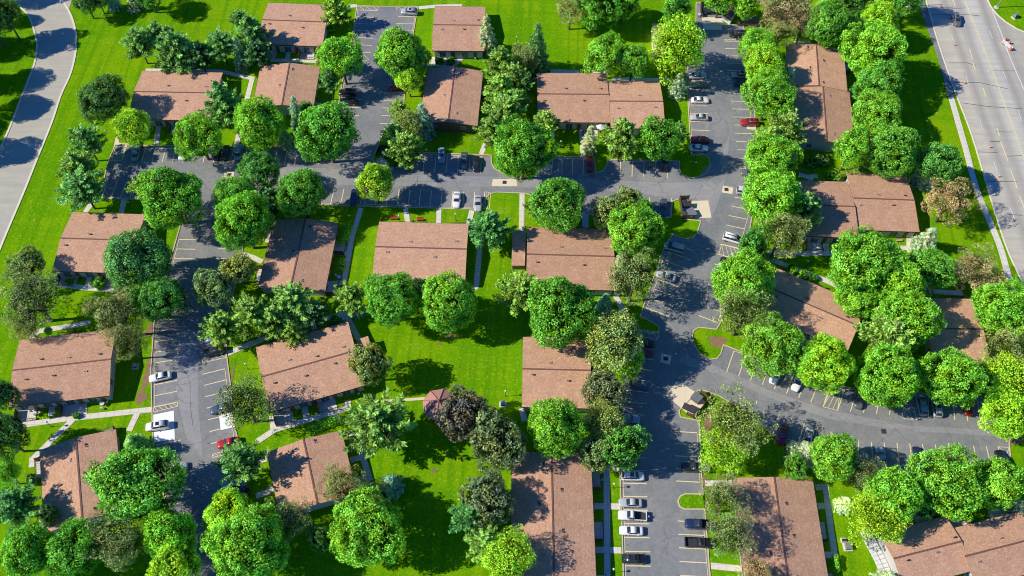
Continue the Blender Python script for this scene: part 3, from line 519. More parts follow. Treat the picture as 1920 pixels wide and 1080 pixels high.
def broad(name, nom, nclump, per, leaf, crad=.2, irr=.12, rz=1.1, mat='leaf', dark=0., flat=.5):
    """unit broadleaf crown (radius 1, centred on 0) of leafy clumps; leaf size in metres at nominal radius nom"""
    ph = rng.uniform(0, 6.28, 12); D = sph(nclump * 3); keep = D[:, 2] > -.65; D = D[keep]
    # even spread
    out = [D[0]]
    for d in D[1:]:
        if len(out) >= nclump: break
        if min(np.linalg.norm(d - o) for o in out[-nclump:]) > 1.9 / sqrt(nclump): out.append(d)
    D = np.array(out)
    rad = 1 + irr * (np.sin(3 * D[:, 0] + ph[0]) * np.sin(2.5 * D[:, 1] + ph[1]) + .8 * np.sin(5 * D[:, 2] + ph[2] + 4 * D[:, 0]) + .6 * np.sin(6 * D[:, 1] + ph[3])) + rng.normal(size=len(D)) * .035
    Cc = D * (rad - crad)[:, None]; Cs = []; Ns = []; Ts = []; Ss = []
    for d, c in zip(D, Cc):
        r = crad * rng.uniform(.65, 1.45); k = int(per * (r / crad) ** 2); q = sph(k); q[:, 2] *= .9; rr = rng.uniform(.55, 1.05, k) ** .6
        p = c + q * (r * rr)[:, None]; out_ = (q @ d)
        sel = out_ > -.55; p = p[sel]; q = q[sel]; rr = rr[sel]; o2 = out_[sel]; m = len(p)
        Cs.append(p); Ns.append(q * .75 + d * .35 + rng.normal(size=(m, 3)) * flat); Ts.append(.32 + .27 * o2 + .30 * (rr - .75) + rng.normal(size=m) * .12 + rng.normal() * .10 - dark); Ss.append(np.full(m, leaf / nom) * rng.uniform(.65, 1.25, m))  # tint paints clump shading: outer leaves lighter, deep ones darker
    # inner fill, coloured near black as painted interior shade
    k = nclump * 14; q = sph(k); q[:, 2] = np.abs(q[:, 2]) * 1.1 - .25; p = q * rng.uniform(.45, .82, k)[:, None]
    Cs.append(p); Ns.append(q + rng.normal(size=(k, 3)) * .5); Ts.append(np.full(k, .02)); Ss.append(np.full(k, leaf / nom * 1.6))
    C = np.concatenate(Cs); C[:, 2] *= rz
    return leafmesh(name, C, np.concatenate(Ns), np.concatenate(Ss), np.concatenate(Ts), .8, mat, .15)
def conifer(name, nom, levels, per, tufts, leaf, spread=.55, mat='needle', droop=0., h=1.5, rag=.25, cone=1.0, tuft=.13, base=-.8, nl=26, dark=0.):
    """unit conifer: whorls of boughs carrying needle tufts; heights span -h*.5..h*.5 around the crown centre"""
    Cs = []; Ns = []; Ts = []; Ss = []
    for L in range(levels):
        t = L / (levels - 1); z = -h * .5 + h * t; rl = max(.10, (1 - t) ** cone) * (1 if t > .12 else .85)
        nb = max(3, int(per * (1 - .6 * t)))
        a0 = rng.uniform(0, 6.28)
        for k in range(nb):
            a = a0 + 2 * pi * k / nb + rng.normal() * .15; R = rl * rng.uniform(1 - rag * 1.4, 1 + rag * .5); d = np.array([cos(a), sin(a), 0.])
            side = np.array([-sin(a), cos(a), 0.]); zz = z + rng.normal() * .04; nt_ = max(2, int(tufts * R + 1)); btint = rng.normal() * .10
            for j in range(nt_):
                s = (j + .6) / nt_; rr = R * (.18 + .82 * s); wob = rng.normal() * tuft * .8 * (1.15 - s * .5)
                c = d * rr + side * wob + np.array([0, 0, zz + (spread * .25 * s * R if droop <= 0 else -droop * s * s * R) + rng.normal() * .02])
                k2 = int(nl * rng.uniform(.7, 1.3)); q = sph(k2); q[:, 2] *= .6
                p = c + q * (tuft * (.75 + .5 * (1 - s)) * rng.uniform(.3, 1, k2))[:, None]
                Cs.append(p); Ns.append(q * .7 + np.array([0, 0, .8]) + d * .25 + rng.normal(size=(k2, 3)) * .35)
                Ts.append(.30 + .30 * s + .30 * q[:, 2] + btint + .12 * t + rng.normal(size=k2) * .10 - dark); Ss.append(np.full(k2, leaf / nom) * rng.uniform(.7, 1.3, k2))  # tint paints shading: bough tips and tuft tops lighter, insides darker
    return leafmesh(name, np.concatenate(Cs), np.concatenate(Ns), np.concatenate(Ss), np.concatenate(Ts), .38, mat, .1)
CR = dict(
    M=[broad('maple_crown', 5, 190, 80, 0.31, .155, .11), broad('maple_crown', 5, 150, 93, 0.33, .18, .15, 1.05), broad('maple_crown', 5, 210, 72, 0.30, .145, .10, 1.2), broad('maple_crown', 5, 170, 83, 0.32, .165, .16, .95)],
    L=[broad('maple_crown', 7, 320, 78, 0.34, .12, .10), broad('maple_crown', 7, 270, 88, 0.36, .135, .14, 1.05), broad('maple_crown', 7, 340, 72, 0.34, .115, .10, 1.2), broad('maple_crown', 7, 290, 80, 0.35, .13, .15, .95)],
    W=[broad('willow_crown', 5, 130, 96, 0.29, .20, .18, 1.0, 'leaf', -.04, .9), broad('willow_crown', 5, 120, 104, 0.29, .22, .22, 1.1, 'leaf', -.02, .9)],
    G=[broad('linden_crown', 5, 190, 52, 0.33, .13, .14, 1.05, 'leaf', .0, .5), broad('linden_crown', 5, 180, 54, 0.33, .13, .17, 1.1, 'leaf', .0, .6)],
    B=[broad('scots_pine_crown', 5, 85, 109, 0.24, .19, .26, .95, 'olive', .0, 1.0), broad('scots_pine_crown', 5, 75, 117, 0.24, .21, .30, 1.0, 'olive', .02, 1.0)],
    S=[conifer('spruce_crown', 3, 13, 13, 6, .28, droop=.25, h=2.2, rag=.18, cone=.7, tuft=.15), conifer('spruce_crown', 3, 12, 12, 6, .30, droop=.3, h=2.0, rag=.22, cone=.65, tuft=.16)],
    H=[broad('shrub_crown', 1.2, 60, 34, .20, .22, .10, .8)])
def pine(name, nom, levels, nb, leaf, h, cone, w0=.17, up=.25, rag=.3, per=95, seed=0):
    """white pine: tiers of feathery pointed boughs"""
    Cs, Ns, Ts, Ss, Us = [], [], [], [], []
    for L in range(levels):
        t = L / (levels - 1); z = -h * .5 + h * t * .92; rl = max(.16, (1 - t) ** cone) * (1.0 if t > .1 else .82); n = max(4, int(nb * (1 - .45 * t))); a0 = rng.uniform(0, 6.28)
        for k in range(n):
            a = a0 + 2 * pi * k / n + rng.normal() * .22; R = rl * (1 + rng.uniform(-rag, rag * .55)); d = np.array([cos(a), sin(a), 0.]); side = np.array([-sin(a), cos(a), 0.]); m = int(per * (R + .25)); bt = rng.normal() * .11
            s_ = rng.uniform(.12, 1, m) ** .85; wd = w0 * (1.25 - s_) * (.55 + .6 * R) + .012; lat = rng.uniform(-1, 1, m) * wd; el = up * R * s_ ** 1.5 + z + rng.normal() * .05
            p = d[None] * (R * s_ - np.abs(lat) * .35)[:, None] + side[None] * lat[:, None]; p[:, 2] = el + rng.normal(size=m) * .035 - np.abs(lat) * .35
            Cs.append(p); dd = d[None] + side[None] * (np.sign(lat) * .75)[:, None] + rng.normal(size=(m, 3)) * .25; dd[:, 2] += .3; Us.append(dd)
            Ns.append(np.array([[0, 0, 1.]]) + rng.normal(size=(m, 3)) * .45 - d[None] * .15); Ts.append(.22 + .34 * s_ + bt + .10 * t - .9 * np.abs(lat) + rng.normal(size=m) * .13); Ss.append(np.full(m, leaf / nom) * rng.uniform(.7, 1.35, m))  # tint paints shading along each bough: bright tip, dark gaps
    return leafmesh(name, np.concatenate(Cs), np.concatenate(Ns), np.concatenate(Ss), np.concatenate(Ts), .34, 'needle', .05, np.concatenate(Us))
CR['P'] = [pine('white_pine_crown', 5, 9, 11, .62, 1.45, .55), pine('white_pine_crown', 5, 8, 12, .60, 1.25, .45, .19, .3, .38), pine('white_pine_crown', 5, 10, 10, .62, 1.7, .65, .16, .22, .32), pine('white_pine_crown', 5, 8, 10, .64, 1.4, .5, .2, .35, .42)]
def trunkmesh(conif, seed):
    b = B(); R = random.Random(seed)
    if conif: b.tube((0, 0, -.6), (0, 0, 2.3), .05, .018, 9)
    else:
        b.tube((0, 0, -.05), (.02, 0, .62), .075, .055, 9)
        for k in range(6):
            a = 6.28 * k / 6 + R.uniform(-.3, .3); q = Vector((cos(a) * .38, sin(a) * .38, 1.15 + R.uniform(-.1, .25))); b.tube((.02, 0, .58), q, .038, .018, 6)
            for s in (-1, 1): b.tube(q, q + Vector((cos(a + s * .5) * .32, sin(a + s * .5) * .32, R.uniform(.15, .4))), .017, .007, 5)
        b.tube((.02, 0, .6), (.0, .03, 1.7), .045, .012, 7)
    return b.mesh('trunk', MT['bark'])
TRK = [trunkmesh(False, 1), trunkmesh(False, 2)]; TRC = trunkmesh(True, 3)
KIND = {'M': ('maple_tree', 'round-headed tree'), 'W': ('willow_tree', 'feathery tree'), 'G': ('linden_tree', 'dense tree'), 'B': ('scots_pine', 'ragged pine'), 'P': ('white_pine', 'white pine'), 'S': ('spruce_tree', 'spruce'), 'H': ('shrub', 'shrub')}
PAL = {'bright': (.18, .50, .030), 'yellow': (.29, .58, .020), 'mid': (.115, .40, .035), 'deep': (.075, .31, .045), 'grey': (.21, .38, .13), 'cool': (.10, .32, .08), 'dark': (.07, .21, .055), 'pine': (.165, .38, .085), 'lightpine': (.235, .43, .065),
       'olive': (.25, .36, .10), 'brown': (.42, .38, .16), 'blue': (.20, .39, .26), 'pale': (.35, .44, .27), 'darkolive': (.19, .31, .10), 'purple': (.125, .120, .115), 'darkgrey': (.16, .24, .12), 'white': (.52, .64, .42), 'tan': (.52, .42, .22)}
WORD = {'bright': 'bright green', 'yellow': 'yellow-green', 'mid': 'mid-green', 'deep': 'deep green', 'grey': 'grey-green', 'cool': 'cool green', 'dark': 'dark green', 'pine': 'dark green', 'lightpine': 'light green', 'olive': 'olive', 'brown': 'brownish olive', 'blue': 'blue-green', 'pale': 'pale silvery', 'darkolive': 'dark olive', 'purple': 'dark purple', 'darkgrey': 'dark grey-green', 'white': 'whitish', 'tan': 'tan'}
ti = 0
def tree(k, x, y, rx, ry, col, where, hk=None, base=None):
    """a tree whose crown is centred on the sight line (x, y) with radii in survey pixels"""
    global ti; ti += 1; R = random.Random(ti * 17)
    s = mpp(x, y, 5) * rx * {'P': 1.16, 'S': 1.04, 'H': 1.0, 'M': .98}.get(k, 1.03)
    if k == 'S':
        zs = max(.8, (2 * ry - .9 * rx) / .57 / (2.6 * rx)); hc = 1.1 * s * zs + .5; mesh = CR['S'][ti % 2]
    elif k == 'P':
        zs = 1.0 + max(0, (ry / rx - 1)) * 1.0; hc = .9 * s * zs + 3.0; mesh = CR['P'][ti % 4]
    elif k == 'H': zs = 1.0; hc = .65 * s; mesh = CR['H'][0]
    else:
        zs = 1.0 + max(-.15, (ry / rx - 1.05)) * 1.2; hc = 1.18 * s * zs + 2.6
        kk = 'L' if (k == 'M' and s > 5.2) else k; mesh = CR[kk][ti % len(CR[kk])]
    if hk: hc = hk
    p = base or G(x, y, hc); name, wd = KIND[k]
    root = empty(name, (p.x, p.y, 0), R.uniform(0, 6.28), f"{WORD[col]} {wd} {where}", 'shrub' if k == 'H' else 'tree')
    cr = link('crown', mesh, root, (0, 0, hc)); cr.scale = (s, s * (ry / rx) ** .3, s * zs)
    j = R.uniform(.9, 1.1); c = PAL[col]; cr.color = (c[0] * j * R.uniform(.92, 1.08), c[1] * j, c[2] * j * R.uniform(.85, 1.15), 1)
    if k != 'H':
        con = k in 'PS'; tr = link('trunk', TRC if con else TRK[ti % 2], root, (0, 0, 0)); q = hc
        tr.scale = (s * .9, s * .9, q / 1.25) if not con else (s, s, (hc + s * zs * .8) / 2.3)
    return root
T = tree
TREES = [
 ('P', 258, 77, 31, 34, 'pine', 'leftmost of the clump above the curved-street building'), ('P', 325, 85, 42, 38, 'pine', 'in the middle of the clump above the curved-street building'), ('P', 292, 62, 26, 28, 'pine', 'at the back of the clump above the curved-street building'), ('P', 372, 98, 28, 28, 'dark', 'at the right end of the clump above the curved-street building'),
 ('P', 413, 80, 30, 34, 'pine', 'left of the blue-green spruce near the top left building'), ('P', 468, 55, 34, 34, 'pine', 'touching the left end of the top left building'), ('S', 447, 97, 18, 32, 'blue', 'between the dark pines near the top left building'), ('P', 478, 95, 26, 26, 'dark', 'at the lower left corner of the top left building'), ('P', 447, 32, 18, 20, 'pine', 'topmost of the pines left of the top left building'),
 ('G', 160, 2, 24, 16, 'dark', 'at the top edge beside the curved street'), ('S', 208, -4, 15, 22, 'blue', 'second along the top edge from the curved street'), ('S', 247, -2, 16, 22, 'pale', 'third along the top edge from the curved street'), ('G', 182, -4, 18, 18, 'dark', 'behind the spruces at the top edge'), ('G', 278, -14, 30, 18, 'deep', 'right end of the clump on the top edge left'),
 ('M', 193, 187, 46, 42, 'dark', 'standing left of the curved-street building'), ('W', 248, 238, 34, 34, 'yellow', 'at the lower left corner of the curved-street building'), ('M', 373, 256, 42, 42, 'bright', 'below the curved-street building by the parked white car'), ('P', 415, 187, 38, 44, 'pine', 'over the right end of the curved-street building'),
 ('P', 160, 262, 36, 34, 'pine', 'top of the three at the west end of the lot'), ('P', 143, 312, 38, 40, 'lightpine', 'middle of the three at the west end of the lot'), ('P', 152, 350, 42, 36, 'pine', 'bottom of the three at the west end of the lot'),
 ('P', 627, 12, 28, 26, 'lightpine', 'at the top edge left of the top parking bay'), ('M', 640, 108, 40, 44, 'bright', 'between the upper lot aisle and the top left building'), ('P', 610, 100, 22, 24, 'lightpine', 'tucked left of the bright tree by the upper aisle'), ('P', 617, 148, 20, 32, 'pine', 'right of the square upright-ridge building'),
 ('M', 748, 102, 43, 44, 'bright', 'right of the upper lot aisle'), ('M', 778, 110, 26, 28, 'deep', 'in the shadow side of the tree right of the upper aisle'), ('M', 766, 150, 25, 24, 'yellow', 'over the red car in the upper aisle'),
 ('S', 555, 208, 18, 34, 'blue', 'over the lower right corner of the square upright-ridge building'), ('M', 487, 233, 47, 46, 'bright', 'below the square upright-ridge building'), ('M', 612, 248, 54, 58, 'mid', 'at the corner where the upper aisle meets the middle drive'), ('G', 575, 205, 14, 16, 'deep', 'hidden between the spruce and the corner tree'), ('S', 530, 250, 16, 28, 'blue', 'between the two big round trees below the square building'),
 ('M', 485, 322, 38, 36, 'deep', 'upper of the pair in the island of the middle drive'), ('M', 564, 362, 42, 48, 'mid', 'with flat underside on the south side of the middle drive'), ('M', 704, 342, 35, 37, 'yellow', 'standing alone at the south edge of the middle drive'),
 ('P', 748, 205, 18, 32, 'lightpine', 'topmost of the group beside the building with the brown end wall'), ('W', 765, 232, 26, 26, 'olive', 'within the group beside the building with the brown end wall'), ('P', 760, 275, 33, 40, 'lightpine', 'above the bin store of the middle drive'), ('P', 738, 248, 22, 26, 'lightpine', 'left side of the group above the middle bin store'), ('S', 793, 222, 24, 38, 'blue', 'over the lower left corner of the building with the brown end wall'),
 ('P', 940, 112, 32, 34, 'lightpine', 'topmost in the long column of pines'), ('P', 960, 140, 26, 28, 'lightpine', 'on the right of the upper long column of pines'), ('P', 938, 162, 32, 34, 'lightpine', 'third in the long column of pines'), ('P', 946, 205, 36, 34, 'lightpine', 'fourth in the long column of pines'), ('P', 922, 238, 30, 30, 'lightpine', 'lowest left in the long column of pines'), ('P', 970, 185, 22, 28, 'pine', 'right side in the lower column of pines'), ('S', 913, 64, 22, 36, 'pale', 'at the right corner of the small top building'),
 ('M', 982, 282, 52, 56, 'mid', 'large beside the crossing walk north of the middle drive'), ('S', 1006, 92, 30, 48, 'dark', 'alone on the lawn above the two-part building'), ('W', 982, 108, 20, 24, 'olive', 'left of the lawn spruce above the two-part building'), ('P', 1023, 226, 27, 26, 'lightpine', 'at the lower left corner of the two-part building'), ('P', 985, 150, 16, 20, 'pine', 'left of the two-part building'),
 ('W', 1070, 18, 30, 24, 'olive', 'leftmost of the clump at the top centre edge'), ('G', 1122, 14, 40, 32, 'mid', 'largest of the clump at the top centre edge'), ('G', 1170, 4, 30, 28, 'bright', 'rightmost of the clump at the top centre edge'), ('M', 1270, 16, 22, 32, 'mid', 'above the yellow willow at the top'), ('W', 1090, -12, 36, 18, 'olive', 'behind the clump at the top centre edge'),
 ('M', 1133, 101, 36, 40, 'bright', 'left of the pair above the two-part building'), ('M', 1188, 113, 29, 33, 'mid', 'right of the pair above the two-part building'), ('W', 1273, 88, 46, 52, 'yellow', 'over the small shed'), ('S', 1273, 158, 20, 26, 'pale', 'by the cars below the yellow willow'),
 ('S', 1106, 258, 17, 30, 'pale', 'in front of the two-part building by the patio umbrella'), ('P', 1167, 253, 33, 50, 'lightpine', 'left of the two in front of the two-part building'), ('M', 1230, 263, 33, 48, 'mid', 'right of the two in front of the two-part building'), ('P', 1272, 245, 20, 26, 'pine', 'at the lower right corner of the two-part building'),
 ('M', 1420, 85, 32, 34, 'bright', 'topmost along the right side of the upper right lot'), ('M', 1432, 122, 36, 38, 'yellow', 'second along the right side of the upper right lot'), ('M', 1443, 178, 44, 44, 'bright', 'third along the right side of the upper right lot'), ('S', 1478, 150, 20, 28, 'blue', 'against the left side of the offset upright building'), ('P', 1476, 240, 40, 38, 'lightpine', 'at the lower left of the offset upright building'), ('P', 1440, 262, 34, 36, 'lightpine', 'fourth along the right side of the upper right lot'), ('M', 1448, 300, 48, 42, 'bright', 'fifth along the right side of the upper right lot'), ('S', 1484, 292, 16, 24, 'blue', 'beside the fifth tree of the upper right lot'), ('M', 1448, 370, 56, 56, 'bright', 'sixth and largest along the right side of the upper right lot'), ('P', 1508, 388, 38, 44, 'pine', 'at the left end of the stepped building'), ('G', 1413, 462, 28, 36, 'deep', 'above the hatched bay of the diagonal drive'), ('B', 1465, 440, 40, 44, 'olive', 'below the largest tree of the upper right lot'),
 ('B', 1470, 25, 40, 32, 'brown', 'at the top edge left of the offset upright building'), ('B', 1462, 65, 26, 26, 'olive', 'at the top left corner of the offset upright building'), ('B', 1508, 40, 26, 32, 'brown', 'above the offset upright building'), ('M', 1550, 44, 38, 42, 'mid', 'above the offset upright building'), ('M', 1640, 96, 56, 56, 'bright', 'largest at the top of the row near the avenue'), ('M', 1646, 40, 34, 36, 'yellow', 'topmost of the row near the avenue'), ('G', 1598, 62, 24, 30, 'deep', 'between the top trees near the avenue'), ('B', 1628, 128, 20, 16, 'olive', 'in the gap of the row near the avenue'),
 ('M', 1646, 160, 47, 40, 'mid', 'third of the row near the avenue'), ('M', 1645, 212, 46, 40, 'bright', 'fourth of the row near the avenue'), ('M', 1598, 276, 31, 40, 'bright', 'right of the white end wall of the offset building'), ('M', 1673, 283, 48, 48, 'mid', 'above the stepped building'), ('S', 1642, 264, 17, 28, 'pale', 'between the two round trees above the stepped building'), ('M', 1760, 305, 38, 42, 'deep', 'behind the silvery spruce near the avenue'), ('S', 1742, 320, 24, 36, 'pale', 'near the avenue in front of a deep green tree'), ('B', 1780, 378, 42, 38, 'brown', 'near the avenue right of the stepped building'),
 ('G', 1480, 0, 40, 16, 'mid', 'behind the brown pines on the top edge'), ('G', 1400, 5, 30, 14, 'bright', 'behind the bare soil on the top edge'), ('G', 1352, -4, 30, 14, 'bright', 'behind the top bin store'), ('W', 1700, -8, 36, 16, 'deep', 'at the top edge beside the avenue path'), ('G', 1600, -4, 40, 14, 'deep', 'on the top edge left of the avenue row'),
 ('M', 322, 372, 60, 50, 'mid', 'broad at the north end of the left aisle'), ('P', 264, 350, 24, 26, 'lightpine', 'tucked left of the broad tree by the left aisle'), ('M', 440, 370, 38, 40, 'mid', 'lower of the pair in the island of the middle drive'), ('M', 456, 415, 50, 58, 'bright', 'large at the right side of the left aisle'), ('P', 505, 372, 28, 32, 'dark', 'in deep shade right of the island pair'), ('S', 500, 355, 20, 26, 'blue', 'between the island pair and the flat-bottomed tree'),
 ('M', 257, 492, 62, 52, 'cool', 'large at the lower right corner of the left building'), ('M', 298, 560, 47, 44, 'deep', 'below the large cool green tree beside the left aisle'), ('G', 50, 497, 33, 24, 'darkolive', 'small on the lawn left of the left building'), ('B', 62, 562, 56, 46, 'darkolive', 'broad on the west lawn below the left building'), ('B', 50, 612, 30, 18, 'olive', 'below the broad pine on the west lawn'), ('B', 222, 592, 44, 46, 'olive', 'above the patio building beside the left aisle'), ('B', 240, 640, 28, 38, 'olive', 'leaning low beside the left aisle'), ('W', 237, 552, 18, 16, 'tan', 'half-dead between larger trees by the left aisle'),
 ('G', 447, 503, 30, 26, 'olive', 'left of the upright-ridge building at the aisle'), ('G', 401, 543, 35, 34, 'grey', 'at the right edge of the left aisle'), ('P', 412, 612, 36, 40, 'lightpine', 'over the black car of the left aisle'), ('P', 466, 588, 40, 44, 'lightpine', 'second from left in the pine belt above the tilted building'), ('W', 472, 602, 24, 26, 'yellow', 'glowing within the pine belt above the tilted building'), ('P', 545, 562, 42, 38, 'pine', 'large in the pine belt above the tilted building'), ('P', 510, 598, 34, 36, 'lightpine', 'lower middle of the pine belt above the tilted building'), ('P', 586, 585, 28, 28, 'dark', 'right end of the pine belt above the tilted building'), ('P', 548, 620, 26, 22, 'lightpine', 'lowest in the pine belt above the tilted building'),
 ('P', 655, 555, 34, 30, 'lightpine', 'at the lower end of the straight walk'), ('S', 668, 575, 18, 24, 'blue', 'below the straight walk'), ('M', 733, 562, 47, 50, 'mid', 'left of the two round trees below the central building'), ('M', 840, 567, 53, 55, 'bright', 'right of the two round trees below the central building'), ('G', 795, 545, 20, 28, 'darkolive', 'squeezed between the two round trees below the central building'), ('P', 916, 423, 40, 34, 'cool', 'at the right end of the central building'), ('P', 975, 545, 40, 50, 'lightpine', 'at the lower left of the building with the side wing'),
 ('G', 693, 681, 34, 42, 'olive', 'casting its shadow on the open lawn'), ('B', 460, 757, 46, 50, 'darkolive', 'at the left end of the tilted building by the aisle'),
 ('M', 1048, 382, 48, 50, 'mid', 'on the south side of the middle drive above the winged building'), ('P', 1010, 380, 20, 38, 'lightpine', 'left of the round tree above the winged building'), ('G', 1140, 398, 28, 34, 'olive', 'above the right end of the winged building'), ('G', 1180, 378, 28, 22, 'darkolive', 'dark beside the middle drive'), ('M', 1207, 392, 16, 22, 'mid', 'small beside the blue car of the middle drive'), ('M', 1190, 433, 47, 48, 'bright', 'right of the winged building'), ('B', 1190, 520, 42, 52, 'darkolive', 'at the lower right corner of the winged building'), ('S', 1165, 490, 22, 30, 'pale', 'against the winged building above the dark olive tree'),
 ('M', 1053, 587, 62, 66, 'mid', 'largest, between the winged building and the lawn'), ('S', 1135, 565, 19, 26, 'blue', 'small at the lower right of the winged building'), ('W', 1148, 640, 52, 56, 'olive', 'over the cars of the centre right drive'), ('W', 1172, 680, 34, 28, 'yellow', 'low beside the maroon car'), ('G', 1135, 735, 42, 34, 'darkgrey', 'right of the lawn-side building'),
 ('M', 1625, 498, 64, 60, 'bright', 'largest crown below the stepped building'), ('M', 1685, 535, 42, 48, 'bright', 'right half of the large crown below the stepped building'), ('M', 1600, 560, 34, 34, 'bright', 'lower lobe of the large crown below the stepped building'), ('M', 1700, 598, 54, 54, 'bright', 'between the slanting building and the right edge building'), ('P', 1668, 632, 56, 46, 'lightpine', 'below the slanting building'),
 ('M', 1664, 705, 58, 58, 'bright', 'second from the right along the far right drive'), ('M', 1783, 708, 54, 58, 'bright', 'above the red car of the far right drive'), ('M', 1548, 685, 48, 54, 'yellow', 'third along the north side of the far right drive'), ('M', 1453, 650, 58, 54, 'bright', 'first along the north side of the far right drive'), ('M', 1395, 530, 60, 44, 'bright', 'right of the diagonal drive over the blue car'), ('B', 1393, 588, 50, 50, 'olive', 'right of the diagonal drive above the grass tip'),
 ('S', 1738, 450, 28, 34, 'pale', 'at the right end of the stepped building'), ('M', 1748, 503, 40, 38, 'mid', 'below the silvery spruce at the stepped building'), ('S', 1738, 543, 15, 18, 'pale', 'small above the right edge building'), ('B', 1827, 505, 38, 38, 'brown', 'near the avenue above the right edge building'), ('B', 1862, 542, 34, 26, 'brown', 'lower of the two near the avenue'), ('M', 1886, 582, 52, 52, 'bright', 'at the right edge of the picture'), ('B', 1885, 655, 42, 42, 'olive', 'at the right edge below the bright round tree'), ('W', 1898, 715, 50, 44, 'yellow', 'at the right edge beside the lot end'), ('W', 1888, 775, 46, 40, 'yellow', 'overhanging the end of the far right drive'), ('M', 1845, 708, 20, 24, 'deep', 'shaded between the far right round tree and the yellow one'),
 ('S', 253, 833, 34, 36, 'pine', 'beside the white car on the white bay'), ('M', 257, 908, 78, 66, 'mid', 'largest tree of the lower left'), ('M', 316, 1000, 46, 50, 'bright', 'below the largest lower left tree'), ('M', 325, 1065, 52, 36, 'yellow', 'at the bottom edge of the left aisle'), ('B', 222, 1010, 50, 54, 'olive', 'below the bottom left building'), ('M', 137, 1028, 52, 50, 'mid', 'along the bottom edge below the bottom left building'), ('M', 50, 1032, 48, 50, 'mid', 'in the bottom left corner'), ('P', 22, 945, 44, 40, 'cool', 'at the left edge beside the bottom left building'), ('W', 12, 888, 22, 26, 'bright', 'small at the left edge'), ('M', 8, 815, 36, 50, 'dark', 'shadowed at the left edge by the walk'), ('G', 8, 740, 22, 34, 'dark', 'at the left edge beside the patio building'), ('H', 60, 898, 12, 10, 'grey', 'by the entrance of the bottom left building'), ('G', 90, 965, 16, 22, 'dark', 'at the lower left wall of the bottom left building'),
 ('M', 425, 965, 46, 44, 'yellow', 'at the bottom right of the left aisle'), ('M', 465, 1025, 70, 66, 'bright', 'large at the bottom edge right of the left aisle'), ('P', 450, 862, 38, 54, 'pine', 'over the light blue car of the left aisle'), ('G', 400, 1010, 20, 30, 'bright', 'edge tree at the bottom right of the left aisle'),
 ('P', 705, 792, 62, 60, 'lightpine', 'very large, left of the gazebo'), ('G', 868, 777, 44, 46, 'purple', 'beside the gazebo'), ('G', 930, 828, 52, 50, 'darkgrey', 'right of the dark purple tree'), ('G', 915, 935, 46, 44, 'darkgrey', 'left of the long bottom building'), ('P', 880, 968, 36, 40, 'cool', 'on the lower lawn left of the long bottom building'), ('P', 910, 1015, 40, 34, 'lightpine', 'at the bottom left of the long bottom building'), ('W', 950, 1045, 48, 42, 'yellow', 'at the bottom edge by the long bottom building'),
 ('B', 642, 912, 36, 40, 'olive', 'at the lower right of the tilted square building'), ('G', 700, 940, 34, 34, 'darkolive', 'under the round blue spruce'), ('S', 732, 905, 28, 26, 'blue', 'round-topped on the lower lawn'), ('M', 690, 992, 66, 62, 'bright', 'largest on the lower lawn'), ('B', 540, 975, 38, 40, 'olive', 'below the tilted square building'), ('P', 484, 1030, 22, 26, 'lightpine', 'at the bottom edge left of centre'), ('G', 600, 1010, 20, 30, 'dark', 'shaded left of the largest lower lawn tree'), ('H', 505, 940, 10, 12, 'bright', 'at the left corner of the tilted square building'),
 ('M', 1043, 802, 50, 60, 'bright', 'smooth, over the lower end of the lawn-side building'), ('W', 1130, 795, 36, 40, 'olive', 'left of the centre right drive'), ('G', 1122, 845, 36, 36, 'darkolive', 'above the long bottom building'), ('G', 1170, 835, 40, 42, 'deep', 'above the white wagon'), ('B', 1378, 795, 56, 54, 'olive', 'behind the bin store of the right fork'), ('W', 1360, 845, 42, 38, 'yellow', 'above the right bottom building'), ('B', 1355, 935, 36, 44, 'olive', 'beside the grass island of the bottom lot'), ('B', 1370, 1005, 40, 46, 'olive', 'beside the black pickups'), ('B', 1420, 1078, 34, 22, 'brown', 'at the bottom edge over the right bottom building'),
 ('S', 1507, 848, 36, 36, 'pale', 'beside the maroon car of the far right drive'), ('M', 1563, 855, 42, 48, 'bright', 'right of the silvery spruce on the far right drive'), ('B', 1612, 885, 36, 30, 'olive', 'grey-tinged beside the pale blue car'), ('M', 1675, 930, 48, 54, 'bright', 'below the pale blue car'), ('W', 1650, 968, 52, 44, 'yellow', 'over the white steps'), ('S', 1586, 944, 21, 20, 'white', 'round and small on the lawn by the walkway'), ('M', 1775, 905, 62, 62, 'bright', 'large above the bottom right building'), ('M', 1865, 905, 44, 52, 'bright', 'at the right, above the bottom right building'), ('S', 1722, 912, 18, 26, 'pale', 'between the big trees above the bottom right building'), ('S', 1912, 950, 20, 30, 'pale', 'at the right edge above the bottom right building'), ('S', 1665, 1086, 30, 20, 'pale', 'at the bottom edge by the white steps'), ('G', 1735, 948, 22, 26, 'deep', 'in the shade above the bottom right building'),
 ('G', 1490, 875, 24, 14, 'mid', 'low below the silvery spruce of the far right drive'),
 ('M', 90, 620, 8, 7, 'bright', 'sapling by the walk above the patio building'),
]
for a in TREES: T(*a)
